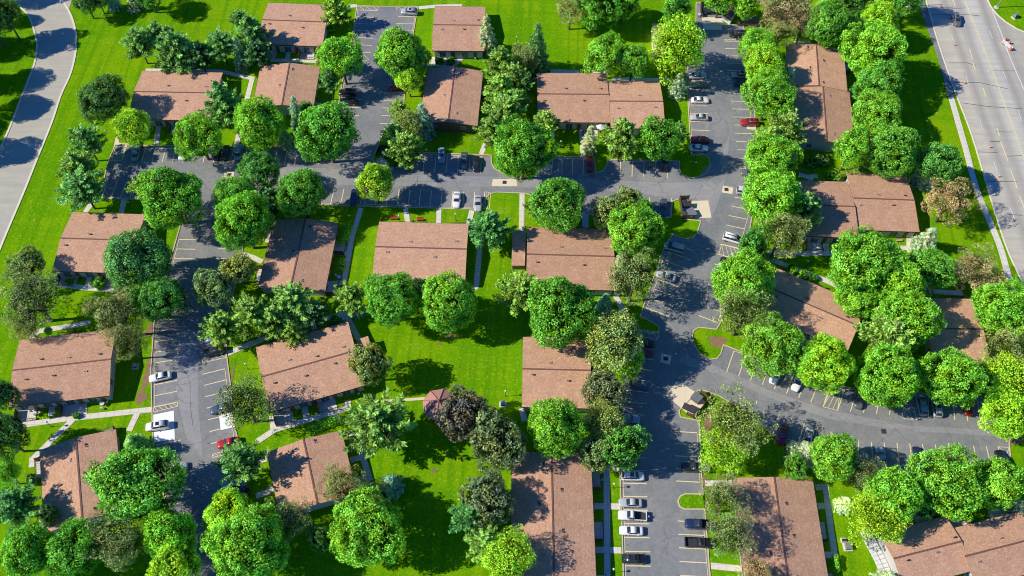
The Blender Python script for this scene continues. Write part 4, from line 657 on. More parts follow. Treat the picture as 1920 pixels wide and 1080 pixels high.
# trees just outside the left edge whose shadows cross the street, and filler beyond the frame
for i, (x, y, r, h) in enumerate(((66, -12, 54, 9), (48, 40, 26, 7), (50, 152, 42, 8.5), (46, 204, 44, 8.5), (18, 288, 48, 9), (-10, 95, 50, 8), (-20, 160, 46, 8), (-45, 240, 50, 8))):
    q = G(x, y) - Vector((cos(SUN_DIR), sin(SUN_DIR), 0)) * (h / math.tan(SUN_EL))     # placed by the shadow it throws on the street
    T('M', x, y, r * .8, r * .8, 'deep', f"beyond the left edge of the picture, {'first second third fourth fifth sixth seventh eighth'.split()[i]} along the street", h, q)
for x, y, r in ((8, 25, 26), (-20, 40, 34)): T('G', x, y, r, r, 'dark', 'at the left edge left of the curved street' if x > 0 else 'just beyond the left edge by the curved street', 9)
for i, (x, y, r, c, w_) in enumerate([(1564, 329, 13, 'bright', 'large, at the top left of the stepped building'), (1577, 331, 8, 'grey', 'by the doorway above the stepped building'), (187, 531, 12, 'mid', 'in front of the left building'), (130, 528, 8, 'mid', 'left of the picnic seat by the left building'), (143, 790-10, 7, 'mid', 'in front of the patio building'), (626, 598, 9, 'mid', 'above the tilted building'), (1485, 505, 12, 'mid', 'left of three above the slanting building'), (1506, 514, 10, 'bright', 'middle of three above the slanting building'), (1524, 520, 9, 'deep', 'right of three above the slanting building'), (1092, 131, 9, 'bright', 'at the back of the two-part building'), (620, 55, 8, 'mid', 'at the right end wall of the top left building'), (1128, 262, 7, 'dark', 'beside the patio umbrella'), (824, 114, 9, 'deep', 'in front of the small top building'), (845, 115, 9, 'deep', 'second in front of the small top building'), (1440, 485-2, 9, 'dark', 'by the walk left of the slanting building'), (340, 130, 12, 'deep', 'at the back of the curved-street building'), (1540, 300, 14, 'dark', 'below the white end wall'), (1520, 305, 12, 'dark', 'in the shade below the white end wall')]): T('H', x, y, r, r, c, w_)
def hedge(pts, wd, h, col, label):
    P = GP(pts); Cs = []
    for i in range(len(P) - 1):
        d = P[i + 1] - P[i]; n = max(2, int(d.length / .5))
        for k in range(n): Cs.append(P[i] + d * (k / n))
    C = []; N = []
    c0 = sum(Cs, Vector()) / len(Cs)
    for c in Cs:
        q = sph(110); q[:, 2] = np.abs(q[:, 2]) * 1.0; r = np.array([wd / 2, wd / 2, h * .75]); e = rng.uniform(.85, 1.1)
        C.append(np.array(c - c0) + q * r * e + np.array([0, 0, h * .25])); N.append(q + rng.normal(size=q.shape) * .5)
    C = np.concatenate(C); me = leafmesh('foliage', C, np.concatenate(N), np.full(len(C), .28), .45 + rng.normal(size=len(C)) * .15, .8)
    root = empty('hedge', (c0.x, c0.y, 0), 0, label, 'hedge'); o = link('foliage', me, root); o.color = (*PAL[col], 1)
    B().tube((0, 0, -.02), (0, 0, h * .6), .06, .04, 6).obj('stem', MT['bark'], root)
hedge([(655, 426), (650, 436), (646, 450), (638, 462)], 2.4, 1.6, 'bright', 'curved bright hedge between the upright-ridge building and the straight walk')
hedge([(642, 493), (639, 512)], 2.2, 1.5, 'bright', 'short bright hedge below the curved one by the straight walk')
hedge([(588, 806), (605, 798), (628, 790), (645, 788)], 2.4, 1.3, 'bright', 'bright hedge along the upper edge of the tilted square building')
hedge([(1564, 1048), (1567, 1073)], 1.4, 1.7, 'bright', 'narrow upright hedge at the bottom beside the walkway')
hedge([(1550, 328), (1559, 331)], 1.8, 1.4, 'mid', 'dark clipped hedge above the stepped building')

# ------------------------------------------------------------------ vehicles
def loft(secs, mat, name, parent, smooth=True):
    """secs: list of (x, [(y, z)...] half-profile from bottom centre outwards to top centre)"""
    b = B(); rows = []
    for x, prof in secs:
        full = [(y, z) for y, z in prof] + [(-y, z) for y, z in prof[::-1] if y > 1e-6]
        rows.append([b.bm.verts.new((x, y, z)) for y, z in full])
    n = len(rows[0])
    for i in range(len(rows) - 1):
        for j in range(n - 1): b.bm.faces.new((rows[i][j], rows[i][j + 1], rows[i + 1][j + 1], rows[i + 1][j]))
        b.bm.faces.new((rows[i][n - 1], rows[i][0], rows[i + 1][0], rows[i + 1][n - 1]))
    b.bm.faces.new(rows[0]); b.bm.faces.new(rows[-1][::-1]); bmesh.ops.recalc_face_normals(b.bm, faces=b.bm.faces)
    return b.obj(name, mat, parent, smooth)
def wheels(root, xs, tw, r=.33):
    for x in xs:
        for s in (-1, 1):
            o = B().tube((0, -.11, 0), (0, .11, 0), r, n=16).obj('wheel', MT['rub'], root, loc=(x, s * (tw - .12), r))
            B().tube((0, s * .10, 0), (0, s * .125, 0), r * .62, n=10).obj('rim', MT['rim'], o)
PROTO = {}
def prof(w_, z0, zb, wt=None):
    wt = wt or w_ * .9
    return [(w_ * .86, z0), (w_, z0 + .18), (w_ * 1.0, zb - .18), (wt, zb), (wt * .5, zb + .025), (0, zb + .03)]
def make_vehicle(kind):
    root = link('parked_car', None); L, W_ = {'sedan': (4.75, .91), 'suv': (4.75, .94), 'pickup': (5.7, .98), 'van': (5.0, .98)}[kind]; h = L / 2
    body = []; 
    hood = {'sedan': .88, 'suv': 1.02, 'pickup': 1.10, 'van': 1.02}[kind]
    for x, k, zt in [(h, .62, .55), (h - .08, .80, hood - .20), (h - .32, .93, hood - .08), (h - .9, 1, hood), (h - 1.5, 1, hood + .06), (-h + 1.0, 1, hood + .10), (-h + .35, .96, hood + .08), (-h + .06, .86, hood), (-h, .72, hood - .3)]:
        if kind in ('pickup',) and x < -.55: zt = min(zt, hood - .0)
        body.append((x, prof(W_ * k, .24, zt, W_ * k * .9)))
    if kind == 'pickup': body = [s_ for s_ in body if s_[0] > 0] + [(-.35, prof(W_, .24, hood + .04, W_ * .92))]
    bo = loft(body, MT['paint'], 'body', root)
    cab = {'sedan': (h - 1.45, h - 2.15, -h + 1.35, -h + .62, 1.42), 'suv': (h - 1.25, h - 1.95, -h + .45, -h + .12, 1.70), 'pickup': (h - 1.7, h - 2.35, -.25, -.38, 1.78), 'van': (h - .95, h - 1.75, -h + .3, -h + .08, 1.78)}[kind]
    a, b1, c1, d1, zr = cab; zb = hood + .02; wt = W_ * .74
    def cp(w0, z0, w1, z1): return [(w0, z0), (w0, z0 + .01), ((w0 + w1) / 2 + .03, (z0 + z1) / 2), (w1, z1 - .04), (w1 * .6, z1), (0, z1 + .01)]
    loft([(a, cp(W_ * .84, zb - .05, W_ * .80, zb + .02)), (b1, cp(W_ * .88, zb - .05, wt, zr)), (c1, cp(W_ * .88, zb - .05, wt, zr - .02)), (d1, cp(W_ * .82, zb - .05, W_ * .78, zb + .05))], MT['carglass'], 'windows', root)
    rf = [(b1 - .02, [(wt * .97, zr - .03), (wt * .97, zr - .025), (wt * .96, zr), (wt * .85, zr + .03), (wt * .5, zr + .045), (0, zr + .05)]), (c1 + .02, [(wt * .97, zr - .05), (wt * .97, zr - .045), (wt * .96, zr - .02), (wt * .85, zr + .01), (wt * .5, zr + .025), (0, zr + .03)])]
    ro = loft(rf, MT['paint'], 'roof', root)
    # pillars
    b = B()
    for s in (-1, 1):
        b.tube((a, s * W_ * .83, zb), (b1, s * wt * .95, zr), .035, n=5).tube((c1, s * wt * .95, zr - .02), (d1, s * W_ * .8, zb + .04), .045, n=5)
        m_ = (b1 + c1) / 2; b.tube((m_, s * W_ * .9, zb), (m_, s * wt * .97, zr), .035, n=5)
    b.obj('pillars', MT['paint'], root)
    for s in (-1, 1):
        B().box(-.07, .07, -.10, .10, -.06, .07).obj('mirror', MT['paint'], root, bevel=.02, loc=(a - .35, s * (W_ + .07), zb + .06))
        B().box(-.1, .06, -.17, .17, -.06, .07).obj('headlight', MT['lamp'], root, bevel=.02, loc=(h - .16, s * W_ * .58, hood - .24))
        B().box(-.04, .05, -.12, .12, -.12, .09).obj('taillight', MT['red'], root, bevel=.01, loc=(-h + .05, s * W_ * .66, hood - .22 if kind != 'pickup' else hood - .3))
    B().box(-.04, .05, -W_ * .6, W_ * .6, -.08, .08).obj('grille', MT['dark'], root, loc=(h - .06, 0, .48))
    if kind == 'suv':
        b = B(); [b.box(c1 + .2, b1 - .2, s * wt * .8 - .02, s * wt * .8 + .02, zr + .04, zr + .1) for s in (-1, 1)]; b.obj('roof_rack', MT['metal'], root)
        B().box(b1 - 1.1, b1 - .35, -.4, .4, zr + .04, zr + .062).obj('sunroof', MT['carglass'], root)
    if kind == 'pickup':
        b = B(); x0 = -h + .05; b.box(x0, -.36, W_ - .14, W_ - .02, .35, hood).box(x0, -.36, -W_ + .02, -W_ + .14, .35, hood).box(x0 - .04, x0 + .06, -W_ + .05, W_ - .05, .35, hood - .02).box(x0 + .06, -.36, -W_ + .14, W_ - .14, .4, .55)
        b.obj('bed', MT['paint'], root); B().box(x0 + .1, -.4, -W_ + .16, W_ - .16, .551, .58).obj('bed_liner', MT['dark'], root)
        B().box(x0 - .16, x0 - .04, -W_ + .1, W_ - .1, .4, .55).obj('rear_bumper', MT['rim'], root)
    wheels(root, (h - .95, -h + (.95 if kind != 'pickup' else 1.15)), W_, .33 if kind == 'sedan' else .38)
    return root
def copy_tree(o, parent=None):
    c = o.copy(); COL.objects.link(c); c.parent = parent
    for ch in kids.get(o.as_pointer(), ()): copy_tree(ch, c)
    return c
protos = {k: make_vehicle(k) for k in ('sedan', 'suv', 'pickup', 'van')}
kids = {}
for o in list(COL.objects):
    if o.parent: kids.setdefault(o.parent.as_pointer(), []).append(o)
CC = {'white': (.92, .92, .91), 'silver': (.50, .52, .54), 'grey': (.14, .15, .17), 'black': (.012, .013, .016), 'navy': (.015, .03, .09), 'red': (.50, .012, .012), 'maroon': (.20, .008, .03), 'lightblue': (.28, .40, .52), 'blue': (.05, .22, .55), 'bluegrey': (.07, .11, .17), 'green': (.02, .06, .05), 'palegreen': (.30, .38, .36)}
used = set()
def car(kind, nose, tail, col, label):
    p = G(*nose, .55); q = G(*tail, .55); c = (p + q) / 2; d = p - q
    o = protos[kind] if kind not in used else copy_tree(protos[kind]); used.add(kind)
    o.location = (c.x, c.y, 0.03); o.rotation_euler = (0, 0, atan2(d.y, d.x)); o.name = 'pickup_truck' if kind == 'pickup' else 'parked_car'
    tag(o, label, {'sedan': 'car', 'suv': 'car', 'pickup': 'pickup truck', 'van': 'van'}[kind], 'vehicles in the lots and streets')
    for ch in [x for x in COL.objects if x.parent == o]: ch.color = (*CC[col], 1)
CARS = [('sedan', (257, 276), (253, 299), 'palegreen', 'grey-green sedan parked at the west end of the north row by the curved street'), ('sedan', (348, 275), (341, 298), 'white', 'white car poking out under the bright tree below the curved-street building'), ('sedan', (409, 274), (403, 298), 'navy', 'navy car beside a bright tree, leftmost of three near the island tree'), ('sedan', (425, 273), (420, 299), 'black', 'black car, middle of three near the island tree'), ('sedan', (450, 274), (446, 297), 'lightblue', 'light blue car, rightmost of three by the hatched strip'),
 ('suv', (752, 21.5), (783, 24), 'silver', 'silver wagon at the head of the small top parking bay'), ('suv', (637, 174), (667, 175), 'black', 'black car, upper of two in the upper aisle'), ('suv', (637, 190), (671, 192), 'black', 'black car, lower of two in the upper aisle with a glossy roof'), ('sedan', (727, 165), (758, 162), 'red', 'red car half under a small yellow-green tree in the upper aisle'),
 ('sedan', (828, 305), (828, 278), 'lightblue', 'light blue car, leftmost in the north bays of the middle drive'), ('suv', (869, 315), (871, 288), 'grey', 'grey car, middle in the north bays of the middle drive'), ('sedan', (893, 321), (893, 294), 'black', 'black car, rightmost in the north bays of the middle drive'), ('sedan', (855, 390), (858, 360), 'white', 'white sedan in the south bays above the central building'), ('sedan', (896, 393), (897, 370), 'silver', 'silver hatchback by the hatched corner above the central building'), ('sedan', (662, 384), (666, 357), 'navy', 'dark blue car beside the lone yellow-green tree'),
 ('sedan', (1323, 142), (1293, 143), 'silver', 'silver car below the yellow willow'), ('sedan', (1293, 160), (1325, 160), 'green', 'very dark green car next to the silver car below the willow'), ('sedan', (1329, 188.5), (1296, 188.5), 'white', 'white sedan in full sun on the west side of the upper right lot'), ('sedan', (1295, 220), (1327, 221), 'silver', 'pale silver sedan with free bays on both sides in the upper right lot'), ('sedan', (1298, 261), (1327, 264), 'maroon', 'maroon car above a white one in the upper right lot'), ('sedan', (1324, 278.5), (1296, 278), 'white', 'white hatchback at the corner next to the maroon car'),
 ('suv', (1368, 64), (1399, 65), 'black', 'black car at the top of the upper right lot beside a motorcycle'), ('suv', (1373, 141), (1402, 142), 'palegreen', 'grey-green car under trees on the east side of the upper right lot'), ('sedan', (1378, 156.5), (1407, 157.5), 'black', 'black car below the grey-green one on the east side'), ('suv', (1390, 230), (1421, 231), 'red', 'bright red car on the east side of the upper right lot'), ('sedan', (1393, 323), (1420, 327), 'grey', 'grey car mostly under the trees near the red one'), ('van', (1414, 362), (1385, 358), 'silver', 'silver minivan nosing under the largest tree of the upper right lot'),
 ('sedan', (1106, 322), (1105, 294), 'red', 'deep red car alone in the north bays below the two-part building'), ('sedan', (1029, 318), (1030, 292), 'silver', 'silver car almost hidden under the large tree at the crossing walk'), ('sedan', (1245, 320), (1247, 295), 'black', 'black car hidden below the round tree of the two-part building'), ('suv', (1242, 404), (1244, 376), 'bluegrey', 'blue-grey car beside the grass and the bin store'),
 ('van', (1246, 459.5), (1283, 470), 'silver', 'silver minivan in the shade on the diagonal drive'), ('sedan', (1232, 513.5), (1265, 523), 'silver', 'pale sedan in the shade next to the blue hatched bay'), ('van', (1391, 453), (1359, 444), 'white', 'white van with a dark stripe on the diagonal drive'), ('sedan', (1355, 488), (1383, 496), 'black', 'black car under the tree below the white van'), ('sedan', (1349, 503), (1377, 512), 'blue', 'bright blue car under the tree on the diagonal drive'), ('sedan', (1222, 645), (1194, 641), 'black', 'black car under the olive tree above the maroon one'), ('sedan', (1220, 662), (1190, 657), 'maroon', 'maroon car near the square drain pad'), ('sedan', (1210, 724), (1178, 719), 'bluegrey', 'dark blue-grey car in shade below the square drain pad'), ('sedan', (1193, 786), (1165, 784), 'lightblue', 'pale car half under the deep green tree of the centre right drive'),
 ('suv', (1208, 893.5), (1165, 893), 'white', 'white wagon, first of the left row at the bottom'), ('sedan', (1162, 942.5), (1202, 943.5), 'silver', 'silver sedan between the white wagon and the white pickup'), ('pickup', (1157, 966), (1214, 969), 'white', 'white pickup truck with an open dark bed and a ball on its tow bar'), ('sedan', (1162, 994.5), (1205, 996), 'white', 'white sedan right below the white pickup'), ('suv', (1212, 1048.5), (1165, 1047.5), 'black', 'black car, last of the left row at the bottom'), ('pickup', (1277, 876), (1331, 878), 'black', 'black pickup truck with a grey bed cover, highest in the right row at the bottom'), ('pickup', (1288, 982), (1334, 985), 'navy', 'dark blue small pickup truck below the grass island'), ('pickup', (1335, 1019), (1287, 1017), 'black', 'black pickup truck backed in below the dark blue one'),
 ('sedan', (280, 711.5), (321, 702), 'white', 'white sedan in sun on the left aisle above the hatched bay'), ('suv', (380, 664), (423, 654), 'black', 'black car above the hatched strip of the left aisle'), ('sedan', (387, 636), (424, 627), 'lightblue', 'light blue car hidden under the pines of the left aisle'), ('sedan', (396, 771), (434, 760), 'bluegrey', 'blue-grey car half under the dark olive pine'), ('suv', (274, 802), (316, 796), 'white', 'white wagon parked on the white painted bay'), ('sedan', (409, 835), (448, 826), 'red', 'red car half under a dark pine on the left aisle'), ('sedan', (418, 911.5), (458, 905), 'lightblue', 'light blue car under the pine at the bottom of the left aisle'), ('sedan', (425, 928), (465, 921), 'black', 'black car below the light blue one at the bottom of the left aisle'), ('sedan', (350, 873), (310, 880), 'silver', 'pale car hidden under the largest lower left tree'),
 ('sedan', (1449, 716), (1459, 690), 'white', 'white car, first on the north side of the far right drive'), ('sedan', (1490, 730), (1502, 703), 'white', 'white car, second on the north side of the far right drive'), ('suv', (1609, 762), (1611, 733), 'grey', 'grey car in the shade beside the yellow hatched box'), ('van', (1724, 743), (1731, 776), 'lightblue', 'bluish minivan, left of two on the far right drive'), ('suv', (1753, 748), (1758, 779), 'silver', 'silver car, right of two on the far right drive'), ('sedan', (1816, 776), (1819, 747), 'red', 'red car under the round tree of the far right drive'), ('sedan', (1462, 834), (1473, 798), 'maroon', 'maroon sedan on the south side of the far right drive'), ('sedan', (1509, 838), (1519, 806), 'silver', 'pale car hidden behind the silvery spruce'), ('sedan', (1648, 838), (1655, 876), 'lightblue', 'pale blue sedan on the south side of the far right drive'), ('sedan', (1718, 841), (1722, 874), 'navy', 'navy car peeping out above the large lower right tree'), ('suv', (1872, 848), (1886, 880), 'black', 'black car at the far end of the right drive')]
for c in CARS: car(*c)
car('suv', (1797, 52), (1789, 24), 'grey', 'grey car driving down the avenue')
for o in [x for x in COL.objects if x.parent is None and x.get('label', '').startswith('black pickup truck with a grey')]: B().box(-2.8, -.4, -.86, .86, 1.13, 1.16).obj('bed_cover', MT['metal'], o, bevel=.01)
for o in [x for x in COL.objects if x.parent is None and x.get('label', '').startswith('white van with')]: B().box(-1.9, .4, -.12, .12, 1.85, 1.875).obj('roof_stripe', MT['dark'], o)
for o in [x for x in COL.objects if x.parent is None and x.get('label', '').startswith('white pickup')]: B().tube((-2.9, 0, .5), (-3.6, 0, .55), .06).ball((-3.3, 0, .75), .22).obj('tow_bar', MT['metal'], o)
# motorcycle
p = G(1387, 73, .4); mc = empty('motorcycle', (p.x, p.y, .03), pi, 'dark red motorcycle in the narrow hatched strip by the black car', 'motorcycle')
for x in (-.7, .7):
    b = B(); n = 20; b.tube((0, -.06, 0), (0, .06, 0), .31, n=18); wo = b.obj('wheel', MT['rub'], mc, loc=(x, 0, .32)); B().tube((0, -.07, 0), (0, .07, 0), .18, n=12).obj('rim', MT['rim'], wo)
o = B().box(-.35, .35, -.17, .17, .45, .85).obj('body', MT['paint'], mc, bevel=.08); o.color = (*CC['maroon'], 1); o = B().box(-.75, -.05, -.15, .15, .78, .92).obj('seat', MT['rub'], mc, bevel=.04)
B().tube((.5, -.38, 1.08), (.5, .38, 1.08), .03).tube((.5, 0, 1.08), (.72, 0, .35), .04).obj('handlebar', MT['metal'], mc)
# ------------------------------------------------------------------ bin stores
def fence_run(parent, pts, h=1.7, name='panel'):
    for i in range(len(pts) - 1):
        a, b_ = pts[i], pts[i + 1]; b = B(); n = max(2, int((b_ - a).length / .22)); dd = (b_ - a) / n; ang = atan2(dd.y, dd.x)
        for k in range(n):
            c = a + dd * (k + .5); b.box(c.x - dd.length * .44, c.x + dd.length * .44, c.y - .02, c.y + .02, .08, h, rz=ang)
        for z in (.35, h - .3): m = (a + b_) / 2; L = (b_ - a).length / 2; b.box(m.x - L, m.x + L, m.y + .025, m.y + .07, z, z + .09, rz=ang, c=(m.x, m.y, 0))
        b.obj(name, MT['timber'], parent)
    for p in pts: B().box(p.x - .06, p.x + .06, p.y - .06, p.y + .06, 0, h + .08).obj('post', MT['timber'], parent)
def enclosure(px, label):
    P = GP(px); c = sum(P, Vector()) / len(P); r = empty('screen_fence', (c.x, c.y, 0), 0, label, 'fence'); fence_run(r, [p - c for p in P])
def dumpster(x, y, ang, col, label, w_=1.9, l=1.4, lid='dark'):
    p = G(x, y, .7); r = empty('dumpster', (p.x, p.y, .05), ang, label, 'dumpster', 'dumpsters in the bin stores')
    b = B(); y0, y1 = -l / 2, l / 2; f = b.bm.faces.new; v = b.bm.verts.new
    lo = [v((-w_ / 2, y0 + .15, .12)), v((w_ / 2, y0 + .15, .12)), v((w_ / 2, y1, .12)), v((-w_ / 2, y1, .12))]; hi = [v((-w_ / 2, y0 - .1, 1.05)), v((w_ / 2, y0 - .1, 1.05)), v((w_ / 2, y1, 1.4)), v((-w_ / 2, y1, 1.4))]
    f(lo[::-1]); [f((lo[i], lo[(i + 1) % 4], hi[(i + 1) % 4], hi[i])) for i in range(4)]
    for k in range(5): xx = -w_ / 2 + .1 + (w_ - .25) * k / 4; b.box(xx, xx + .06, y1, y1 + .05, .15, 1.35)
    o = b.obj('bin', MT['obj'], r); o.color = (*col, 1)
    for s in (-1, 1):
        b = B(); x0, x1 = (-w_ / 2 - .03, -.02) if s < 0 else (.02, w_ / 2 + .03); vs = [b.bm.verts.new(q) for q in ((x0, y0 - .14, 1.07), (x1, y0 - .14, 1.07), (x1, y1 + .03, 1.43), (x0, y1 + .03, 1.43))]
        vt = [b.bm.verts.new(q.co + Vector((0, 0, .06))) for q in vs]; b.bm.faces.new(vt); b.bm.faces.new(vs[::-1]); [b.bm.faces.new((vs[i], vs[(i + 1) % 4], vt[(i + 1) % 4], vt[i])) for i in range(4)]
        b.obj('lid', MT[lid], r)
    for s in (-1, 1): B().box(s * w_ / 2 - .05, s * w_ / 2 + .05, -.5, .3, .6, .75).obj('lifting_arm', MT['metal'], r)
enclosure([(1291, 374), (1273, 375), (1279, 411), (1300, 411)], 'timber screen fence around the bin store by the blue-grey car'); enclosure([(1313, 737), (1327, 751), (1301, 785), (1287, 778)], 'timber screen fence around the bin store at the right fork')
enclosure([(706, 294), (712, 281), (724, 279), (746, 305), (740, 316)], 'timber screen fence around the shaded bin store of the middle drive'); enclosure([(1313, 33), (1313, 12), (1356, 12), (1356, 32)], 'timber screen fence behind the bins at the top of the upper right lot')
dumpster(1287, 384, .1, (.05, .055, .06), 'flat dark dumpster at the back of the bin store by the blue-grey car', 2.2, 1.3); dumpster(1296, 400, radians(32), (.10, .11, .12), 'dumpster with a light sheen lid in front of the bin store by the blue-grey car', 1.8, 2.0, 'metal')
dumpster(1306, 746, radians(140), (.16, .17, .19), 'grey dumpster nearest the fence at the right fork', 2.0, 1.7, 'metal'); dumpster(1291, 766, radians(-28), (.03, .03, .035), 'long black dumpster at the right fork', 2.5, 1.0)
dumpster(721, 288, radians(-40), (.10, .11, .13), 'dumpster in the shaded bin store of the middle drive', 2.1, 1.6); dumpster(1332, 20, 0, (.03, .05, .10), 'blue-black dumpster in the middle of the top bin store', 2.4, 1.6); dumpster(1349, 20, pi / 2, (.05, .05, .05), 'dark dumpster at the right of the top bin store', 2.2, 1.4); dumpster(1321, 20, pi / 2, (.03, .035, .04), 'black dumpster at the left of the top bin store', 1.9, 1.2)
p = G(1283.5, 392, .5); r = empty('rubbish_bag', (p.x, p.y, .05), 0, 'bright blue rubbish bag beside the dumpsters by the blue-grey car', 'rubbish bag'); o = B().ball((0, 0, .32), .42, .8, 12).tube((0, 0, .6), (.05, 0, .78), .06, .12).obj('bag', MT['obj'], r, True); o.color = (.02, .12, .6, 1)
p = G(1313, 28, .5); r = empty('crate', (p.x, p.y, .04), .1, 'pale wooden crate left of the top bin store', 'crate')
b = B(); [b.box(-.7, .7, -.45 + k * .19, -.30 + k * .19, .75, .79) for k in range(5)]; b.obj('slatted_top', MT['cushion'], r); b = B(); [b.box(x, x + .08, y, y + .08, 0, .75) for x in (-.7, .62) for y in (-.45, .37)]; b.box(-.7, .7, -.45, -.42, .2, .5).box(-.7, .7, .42, .45, .2, .5).obj('frame', MT['cushion'], r)
# compost box
P = GP([(1353, 36), (1364, 16), (1382, 22), (1368, 46)]); c = sum(P, Vector()) / 4; r = empty('compost_box', (c.x, c.y, 0), 0, 'open-topped timber box of brown compost beside the top bin store', 'compost box'); Q = [p - c for p in P]
B().ribbon(Q, .18, 0, 1.25, closed=True).obj('side_boards', MT['cushion'], r); B().poly([q * .94 for q in Q], .0, .8).obj('compost', MT['water'], r)
# ------------------------------------------------------------------ lamps, poles, boxes
def lamp(x, y, label, h=2.6):
    p = G(x, y, h); r = empty('lamp_post', (p.x, p.y, 0), 0, label, 'lamp post', 'globe lamps beside the walks')
    B().tube((0, 0, 0), (0, 0, h - .2), .05).tube((0, 0, 0), (0, 0, .3), .1).obj('post', MT['dark'], r); B().ball((0, 0, h), .24, 1, 12).obj('globe', MT['trim'], r, True); B().tube((0, 0, h - .26), (0, 0, h - .18), .12).obj('collar', MT['dark'], r)
for a in [(1152, 907, 'globe lamp beside the white wagon at the bottom'), (1151, 1067, 'globe lamp at the bottom edge beside the long walk'), (87, 791, 'globe lamp in front of the patio building'), (460, 682, 'globe lamp on the grass left of the tilted building'), (854, 401, 'globe lamp between two walks above the central building'), (748, 404, 'globe lamp near the upper left corner of the central building'), (240, 379, 'globe lamp behind the left building'), (1052, 265, 'globe lamp on the shaded lawn of the two-part building'), (1305, 304, 'globe lamp on the grass corner by the white hatchback'), (1516, 489, 'globe lamp on the lawn above the slanting building'), (948, 733, 'globe lamp on the open lawn right of the dark purple tree'), (969, 69, 'globe lamp on the big lawn at the top'), (1315, 58, 'short white lamp in the shade at the top of the upper right lot')]: lamp(*a)
def box(x, y, w_, d, h, label, ang=0, mat='metal'):
    p = G(x, y, h); r = empty('utility_cabinet', (p.x, p.y, 0), ang, label, 'utility cabinet'); B().box(-w_ / 2 - .25, w_ / 2 + .25, -d / 2 - .25, d / 2 + .25, 0, .1).obj('plinth', MT['walk'], r)
    B().box(-w_ / 2, w_ / 2, -d / 2, d / 2, .1, h).obj('housing', MT[mat], r, bevel=.03); B().box(-w_ / 2 + .1, w_ / 2 - .1, -d / 2 - .03, -d / 2 + .01, .25, h - .15).obj('door', MT['dark'], r)
box(1592, 1023, 1.3, 1.2, .9, 'utility cabinet on a pale plinth on the lawn beside the bottom walkway', .05); box(1583, 1012, .7, .5, .5, 'small low cabinet just above the larger one by the bottom walkway', .05, 'dark'); box(943, 755, 1.0, .9, 1.0, 'pale cabinet in shade right of the dark purple tree'); box(252, 684, .9, .9, .8, 'cabinet at the end wall of the patio building'); box(1898+8, 26, 1.2, .9, 1.3, 'grey cabinet in the top right corner grass', .6)
def pole(x, y, h, lx, ly, label):
    p = G(x, y); r = empty('utility_pole', (p.x, p.y, 0), 0, label, 'utility pole'); B().tube((0, 0, 0), (lx, ly, h), .16, .10, 10).obj('pole', MT['metal'], r); B().tube((0, 0, 0), (0, 0, .12), .7, n=14).obj('base', MT['walk'], r)
    B().box(lx - 1.2, lx + 1.2, ly - .06, ly + .06, h - .7, h - .55).obj('crossarm', MT['bark'], r)
pole(1868, 14, 11, 1.2, 0, 'utility pole in the grass of the top right corner'); pole(1702, 12, 8, .2, 0, 'utility pole at the top edge beside the avenue path')
# ------------------------------------------------------------------ road works
def cone(x, y, label):
    p = G(x, y, .4); r = empty('traffic_cone', (p.x, p.y, .03), 0, label, 'traffic cone', 'cones along the avenue'); B().box(-.24, .24, -.24, .24, 0, .06).obj('base', MT['orange'], r)
    o = B().tube((0, 0, .06), (0, 0, .9), .19, .04, 12).obj('cone', MT['orange'], r); B().tube((0, 0, .45), (0, 0, .62), .12, .09, 12).obj('band', MT['trim'], o); B().tube((0, 0, .449), (0, 0, .621), .125, .1, 12).obj('band', MT['trim'], o)
for a in [(1791, 83, 'cone in the tree shadow on the avenue'), (1809, 155, 'cone by the second lane mark on the avenue'), (1857, 275, 'cone right of the grey lane streak on the avenue'), (1874, 330, 'cone next to the lower lane mark on the avenue'), (1902, 411, 'lowest cone on the avenue'), (1765, 12, 'cone nearest the top edge on the avenue')]: cone(*a)
def barrel(x, y, label):
    p = G(x, y, .5); r = empty('traffic_barrel', (p.x, p.y, .03), 0, label, 'traffic barrel'); b_ = B().tube((0, 0, 0), (0, 0, 1.0), .32, .26, 14).obj('drum', MT['orange'], r)
    for z in (.35, .7): B().tube((0, 0, z), (0, 0, z + .14), .315 - z * .06, .305 - z * .06, 14).obj('band', MT['trim'], b_)
for i, (x, y) in enumerate([(1886, 73), (1893, 80), (1895, 92)]): barrel(x, y, ['upper traffic barrel around the sunlit board at the avenue edge', 'middle traffic barrel around the sunlit board at the avenue edge', 'lower traffic barrel around the sunlit board at the avenue edge'][i])
p = G(1889, 84, .8); r = empty('barricade', (p.x, p.y, .03), radians(-60), 'bright white barricade standing among the traffic barrels', 'barricade')  # white boards added in place of an overexposed glare patch
b = B()
for k in range(3): b.box(-1.8, 1.8, -.02, .02, .35 + k * .36, .62 + k * .36)
b.obj('boards', MT['trim'], r)
for x in (-1.2, 1.2): B().tube((x, -.45, 0), (x, 0, 1.45), .04).tube((x, .45, 0), (x, 0, 1.45), .04).obj('leg', MT['metal'], r)
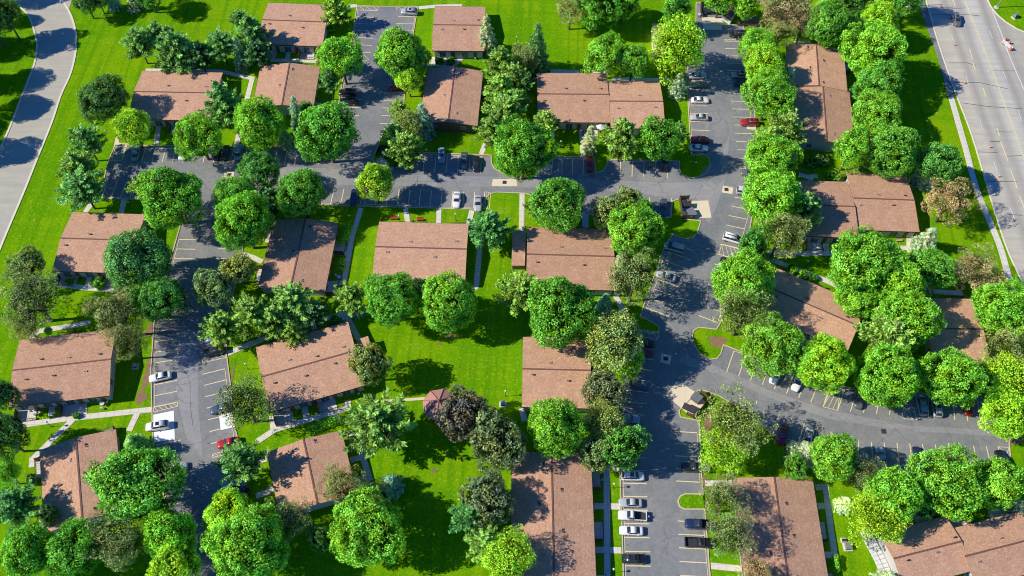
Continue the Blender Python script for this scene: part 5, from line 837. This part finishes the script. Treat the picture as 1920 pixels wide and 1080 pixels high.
# ------------------------------------------------------------------ patio things
def patio_set(x, y, ang, label, n=3):
    p = G(x, y, .6); t_ = empty('patio_table', (p.x, p.y, .12), ang, 'round pale garden table ' + label, 'garden table', 'garden tables on the patios')
    B().tube((0, 0, .70), (0, 0, .74), .5, n=18).obj('tabletop', MT['cushion'], t_); B().tube((0, 0, 0), (0, 0, .7), .04).tube((0, 0, 0), (0, 0, .05), .25, n=12).obj('pedestal', MT['dark'], t_)
    for k in range(n):
        a = 2 * pi * k / n + .4; q = p + Vector((cos(a + ang) * .95, sin(a + ang) * .95, 0)); c = empty('garden_chair', (q.x, q.y, .12), a + ang, f"white garden chair, {['first', 'second', 'third', 'fourth'][k]} around the table {label}", 'chair', 'garden chairs on the patios')
        B().box(-.24, .24, -.24, .24, .42, .47).obj('seat', MT['cushion'], c, bevel=.01); B().box(.2, .25, -.23, .23, .47, .9).obj('backrest', MT['cushion'], c, bevel=.01)
        for sx in (-1, 1):
            for sy in (-1, 1): B().tube((sx * .2, sy * .2, 0), (sx * .2, sy * .2, .42), .02, n=6).obj('leg', MT['dark'], c)
for a in [(658, 819, .2, 'on the right patio of the tilted square building'), (672, 730, .3, 'at the lower right end of the tilted building'), (192, 757, .1, 'on the right patio of the patio building'), (65, 776, .1, 'on the left patio of the patio building'), (1121, 902, 0, 'beside the long bottom building'), (848, 102, 0, 'in front of the small top building'), (636, 520, 0, 'at the right side of the upright-ridge building'), (892, 104, 0, 'at the right end of the small top building')]: patio_set(*a)
p = G(1127, 236, 2.3); r = empty('patio_umbrella', (p.x, p.y, 0), 0, 'white patio umbrella in front of the two-part building', 'umbrella'); b = B(); ap = b.bm.verts.new((0, 0, 2.75)); rr = [b.bm.verts.new((cos(a) * 1.3, sin(a) * 1.3, 2.2)) for a in [2 * pi * i / 8 for i in range(8)]]; [b.bm.faces.new((rr[i], rr[(i + 1) % 8], ap)) for i in range(8)]; b.obj('canopy', MT['trim'], r); B().tube((0, 0, 0), (0, 0, 2.74), .03).obj('pole', MT['dark'], r); B().tube((0, 0, 0), (0, 0, .1), .3).obj('base', MT['dark'], r)
def bench(x, y, ang, label, red=False):
    p = G(x, y, .5); r = empty('bench', (p.x, p.y, 0), ang, label, 'bench'); m = 'obj'
    for nm, g_ in (('seat', (-.8, .8, -.22, .22, .42, .47)), ('backrest', (-.8, .8, .2, .25, .5, .95))): o = B().box(*g_).obj(nm, MT[m], r, bevel=.01); o.color = ((.5, .04, .03) if red else (.62, .45, .28)) + (1,)
    for s in (-1, 1): B().box(s * .7 - .04, s * .7 + .04, -.2, .2, 0, .42).obj('leg', MT['dark'], r)
bench(739, 409, 0, 'red bench at the back of the central building', True); bench(142, 521, .1, 'tan bench in front of the left building'); bench(788, 411, 0, 'red bench between the walks behind the central building', True); bench(1686, 450, .1, 'tan bench in front of the stepped building')
# white steps by the bottom right building
P = spline(GP([(1622, 995), (1633, 1020), (1645, 1042), (1656, 1066), (1663, 1084)]), 3); c = P[5]; r = empty('garden_steps', (c.x, c.y, 0), 0, 'row of white paving steps along the end of the bottom right building', 'steps')
for i in range(len(P) - 1):
    d = (P[i + 1] - P[i]); m = (P[i] + P[i + 1]) / 2 - c; a = atan2(d.y, d.x); n_ = Vector((-d.y, d.x, 0)).normalized(); L = d.length * .46
    for s in (-.55, .6): q = m + n_ * s; B().box(q.x - L, q.x + L, q.y - .5, q.y + .5, 0, .35 + .03 * (i % 3), rz=a).obj('paver', MT['trim'], r)
# ramp by the winged building
P = GP([(1091, 402), (1103, 402), (1103, 428), (1092, 428)]); c = sum(P, Vector()) / 4; r = empty('ramp', (c.x, c.y, 0), 0, 'grey metal ramp with handrails between the drive and the winged building', 'ramp'); Q = [p - c for p in P]; B().poly(Q, 0, .3).obj('deck', MT['metal'], r)
for a, b_ in ((0, 3), (1, 2)):
    B().tube(Q[a] + Vector((0, 0, 1.0)), Q[b_] + Vector((0, 0, 1.0)), .035).tube(Q[a] + Vector((0, 0, .3)), Q[a] + Vector((0, 0, 1.0)), .035).tube(Q[b_] + Vector((0, 0, .3)), Q[b_] + Vector((0, 0, 1.0)), .035).obj('handrail', MT['metal'], r)
# ------------------------------------------------------------------ person
def skin(name, verts, edges, rad, mat, parent, sub=2):
    me = bpy.data.meshes.new(name); me.from_pydata(verts, edges, []); o = link(name, me, parent); md = o.modifiers.new('Skin', 'SKIN'); sv = me.skin_vertices[0].data
    for i, r_ in enumerate(rad): sv[i].radius = (r_, r_) if not isinstance(r_, tuple) else r_
    sv[0].use_root = True; md.use_smooth_shade = True; o.modifiers.new('Sub', 'SUBSURF').levels = sub; o.modifiers['Sub'].render_levels = sub; me.materials.append(MT[mat]); return o
p = G(1355.5, 317.5); pe = empty('person', (p.x, p.y, .03), radians(35), 'person in a pinkish red top and pale shorts walking across the drive', 'person')
V = [(0, 0, .92), (0, 0, 1.08), (0, 0, 1.26), (.01, 0, 1.42), (.02, 0, 1.50), (.03, 0, 1.57), (.04, 0, 1.66), (.03, 0, 1.73)]; R_ = [(.15, .11), (.13, .10), (.16, .11), (.13, .09), .055, .06, (.085, .10), (.07, .085)]; Ed = [(i, i + 1) for i in range(7)]
def add(par, co, r_): V.append(co); R_.append(r_); Ed.append((par, len(V) - 1)); return len(V) - 1
for s, st in ((1, .32), (-1, -.28)):
    h_ = add(0, (0, s * .09, .86), .09); k = add(h_, (st * .5, s * .1, .48), .062); a_ = add(k, (st - (.10 if st < 0 else 0), s * .1, .09), .042); f_ = add(a_, (st + .16 - (.08 if st < 0 else 0), s * .1, .04), .036)
    sh_ = add(3, (.0, s * .19, 1.42), .058); el = add(sh_, (-st * .35, s * .25, 1.14), .042); wr = add(el, (-st * .5 + .12, s * .26, .92), .028); pm = add(wr, (-st * .5 + .15, s * .26, .85), (.03, .018))
    for k_, (dy, ln) in enumerate(((-.024, .06), (-.008, .07), (.008, .066), (.024, .05))): f1 = add(pm, (-st * .5 + .16, s * .26 + dy, .81), .009); add(f1, (-st * .5 + .15, s * .26 + dy, .81 - ln), .008)
    add(pm, (-st * .5 + .19, s * .235, .83), .009)
body = skin('body', V, Ed, R_, 'skin', pe)
skin('shirt', [(0, 0, .98), (0, 0, 1.1), (0, 0, 1.26), (.01, 0, 1.42), (.01, .17, 1.43), (-.06, .22, 1.28), (.01, -.17, 1.43), (.06, -.22, 1.28)], [(0, 1), (1, 2), (2, 3), (3, 4), (4, 5), (3, 6), (6, 7)], [(.19, .15), (.17, .14), (.19, .145), (.15, .115), .085, .075, .085, .075], 'shirt', pe)
skin('shorts', [(0, 0, .98), (0, 0, .9), (.03, .1, .82), (.13, .1, .6), (-.03, -.1, .82), (-.12, -.1, .6)], [(0, 1), (1, 2), (2, 3), (1, 4), (4, 5)], [(.165, .13), (.17, .13), .11, .095, .11, .095], 'short', pe)
hr = B().ball((.015, 0, 1.72), .105, 1.0, 14); hr.obj('hair', MT['hair'], pe, True); B().box(-.02, .03, -.012, .012, -.02, .02).obj('nose', MT['skin'], pe, bevel=.008, loc=(.135, 0, 1.66))
for s in (-1, 1): B().ball((.12, s * .035, 1.685), .012, n=6).obj('eye', MT['dark'], pe)
B().box(.115, .125, -.025, .025, 1.615, 1.622).obj('mouth', MT['shirt'], pe)
for s, x in ((1, .36), (-1, -.24)): B().box(x - .12, x + .16, s * .1 - .05, s * .1 + .05, 0, .09).obj('shoe', MT['trim'], pe, bevel=.02)
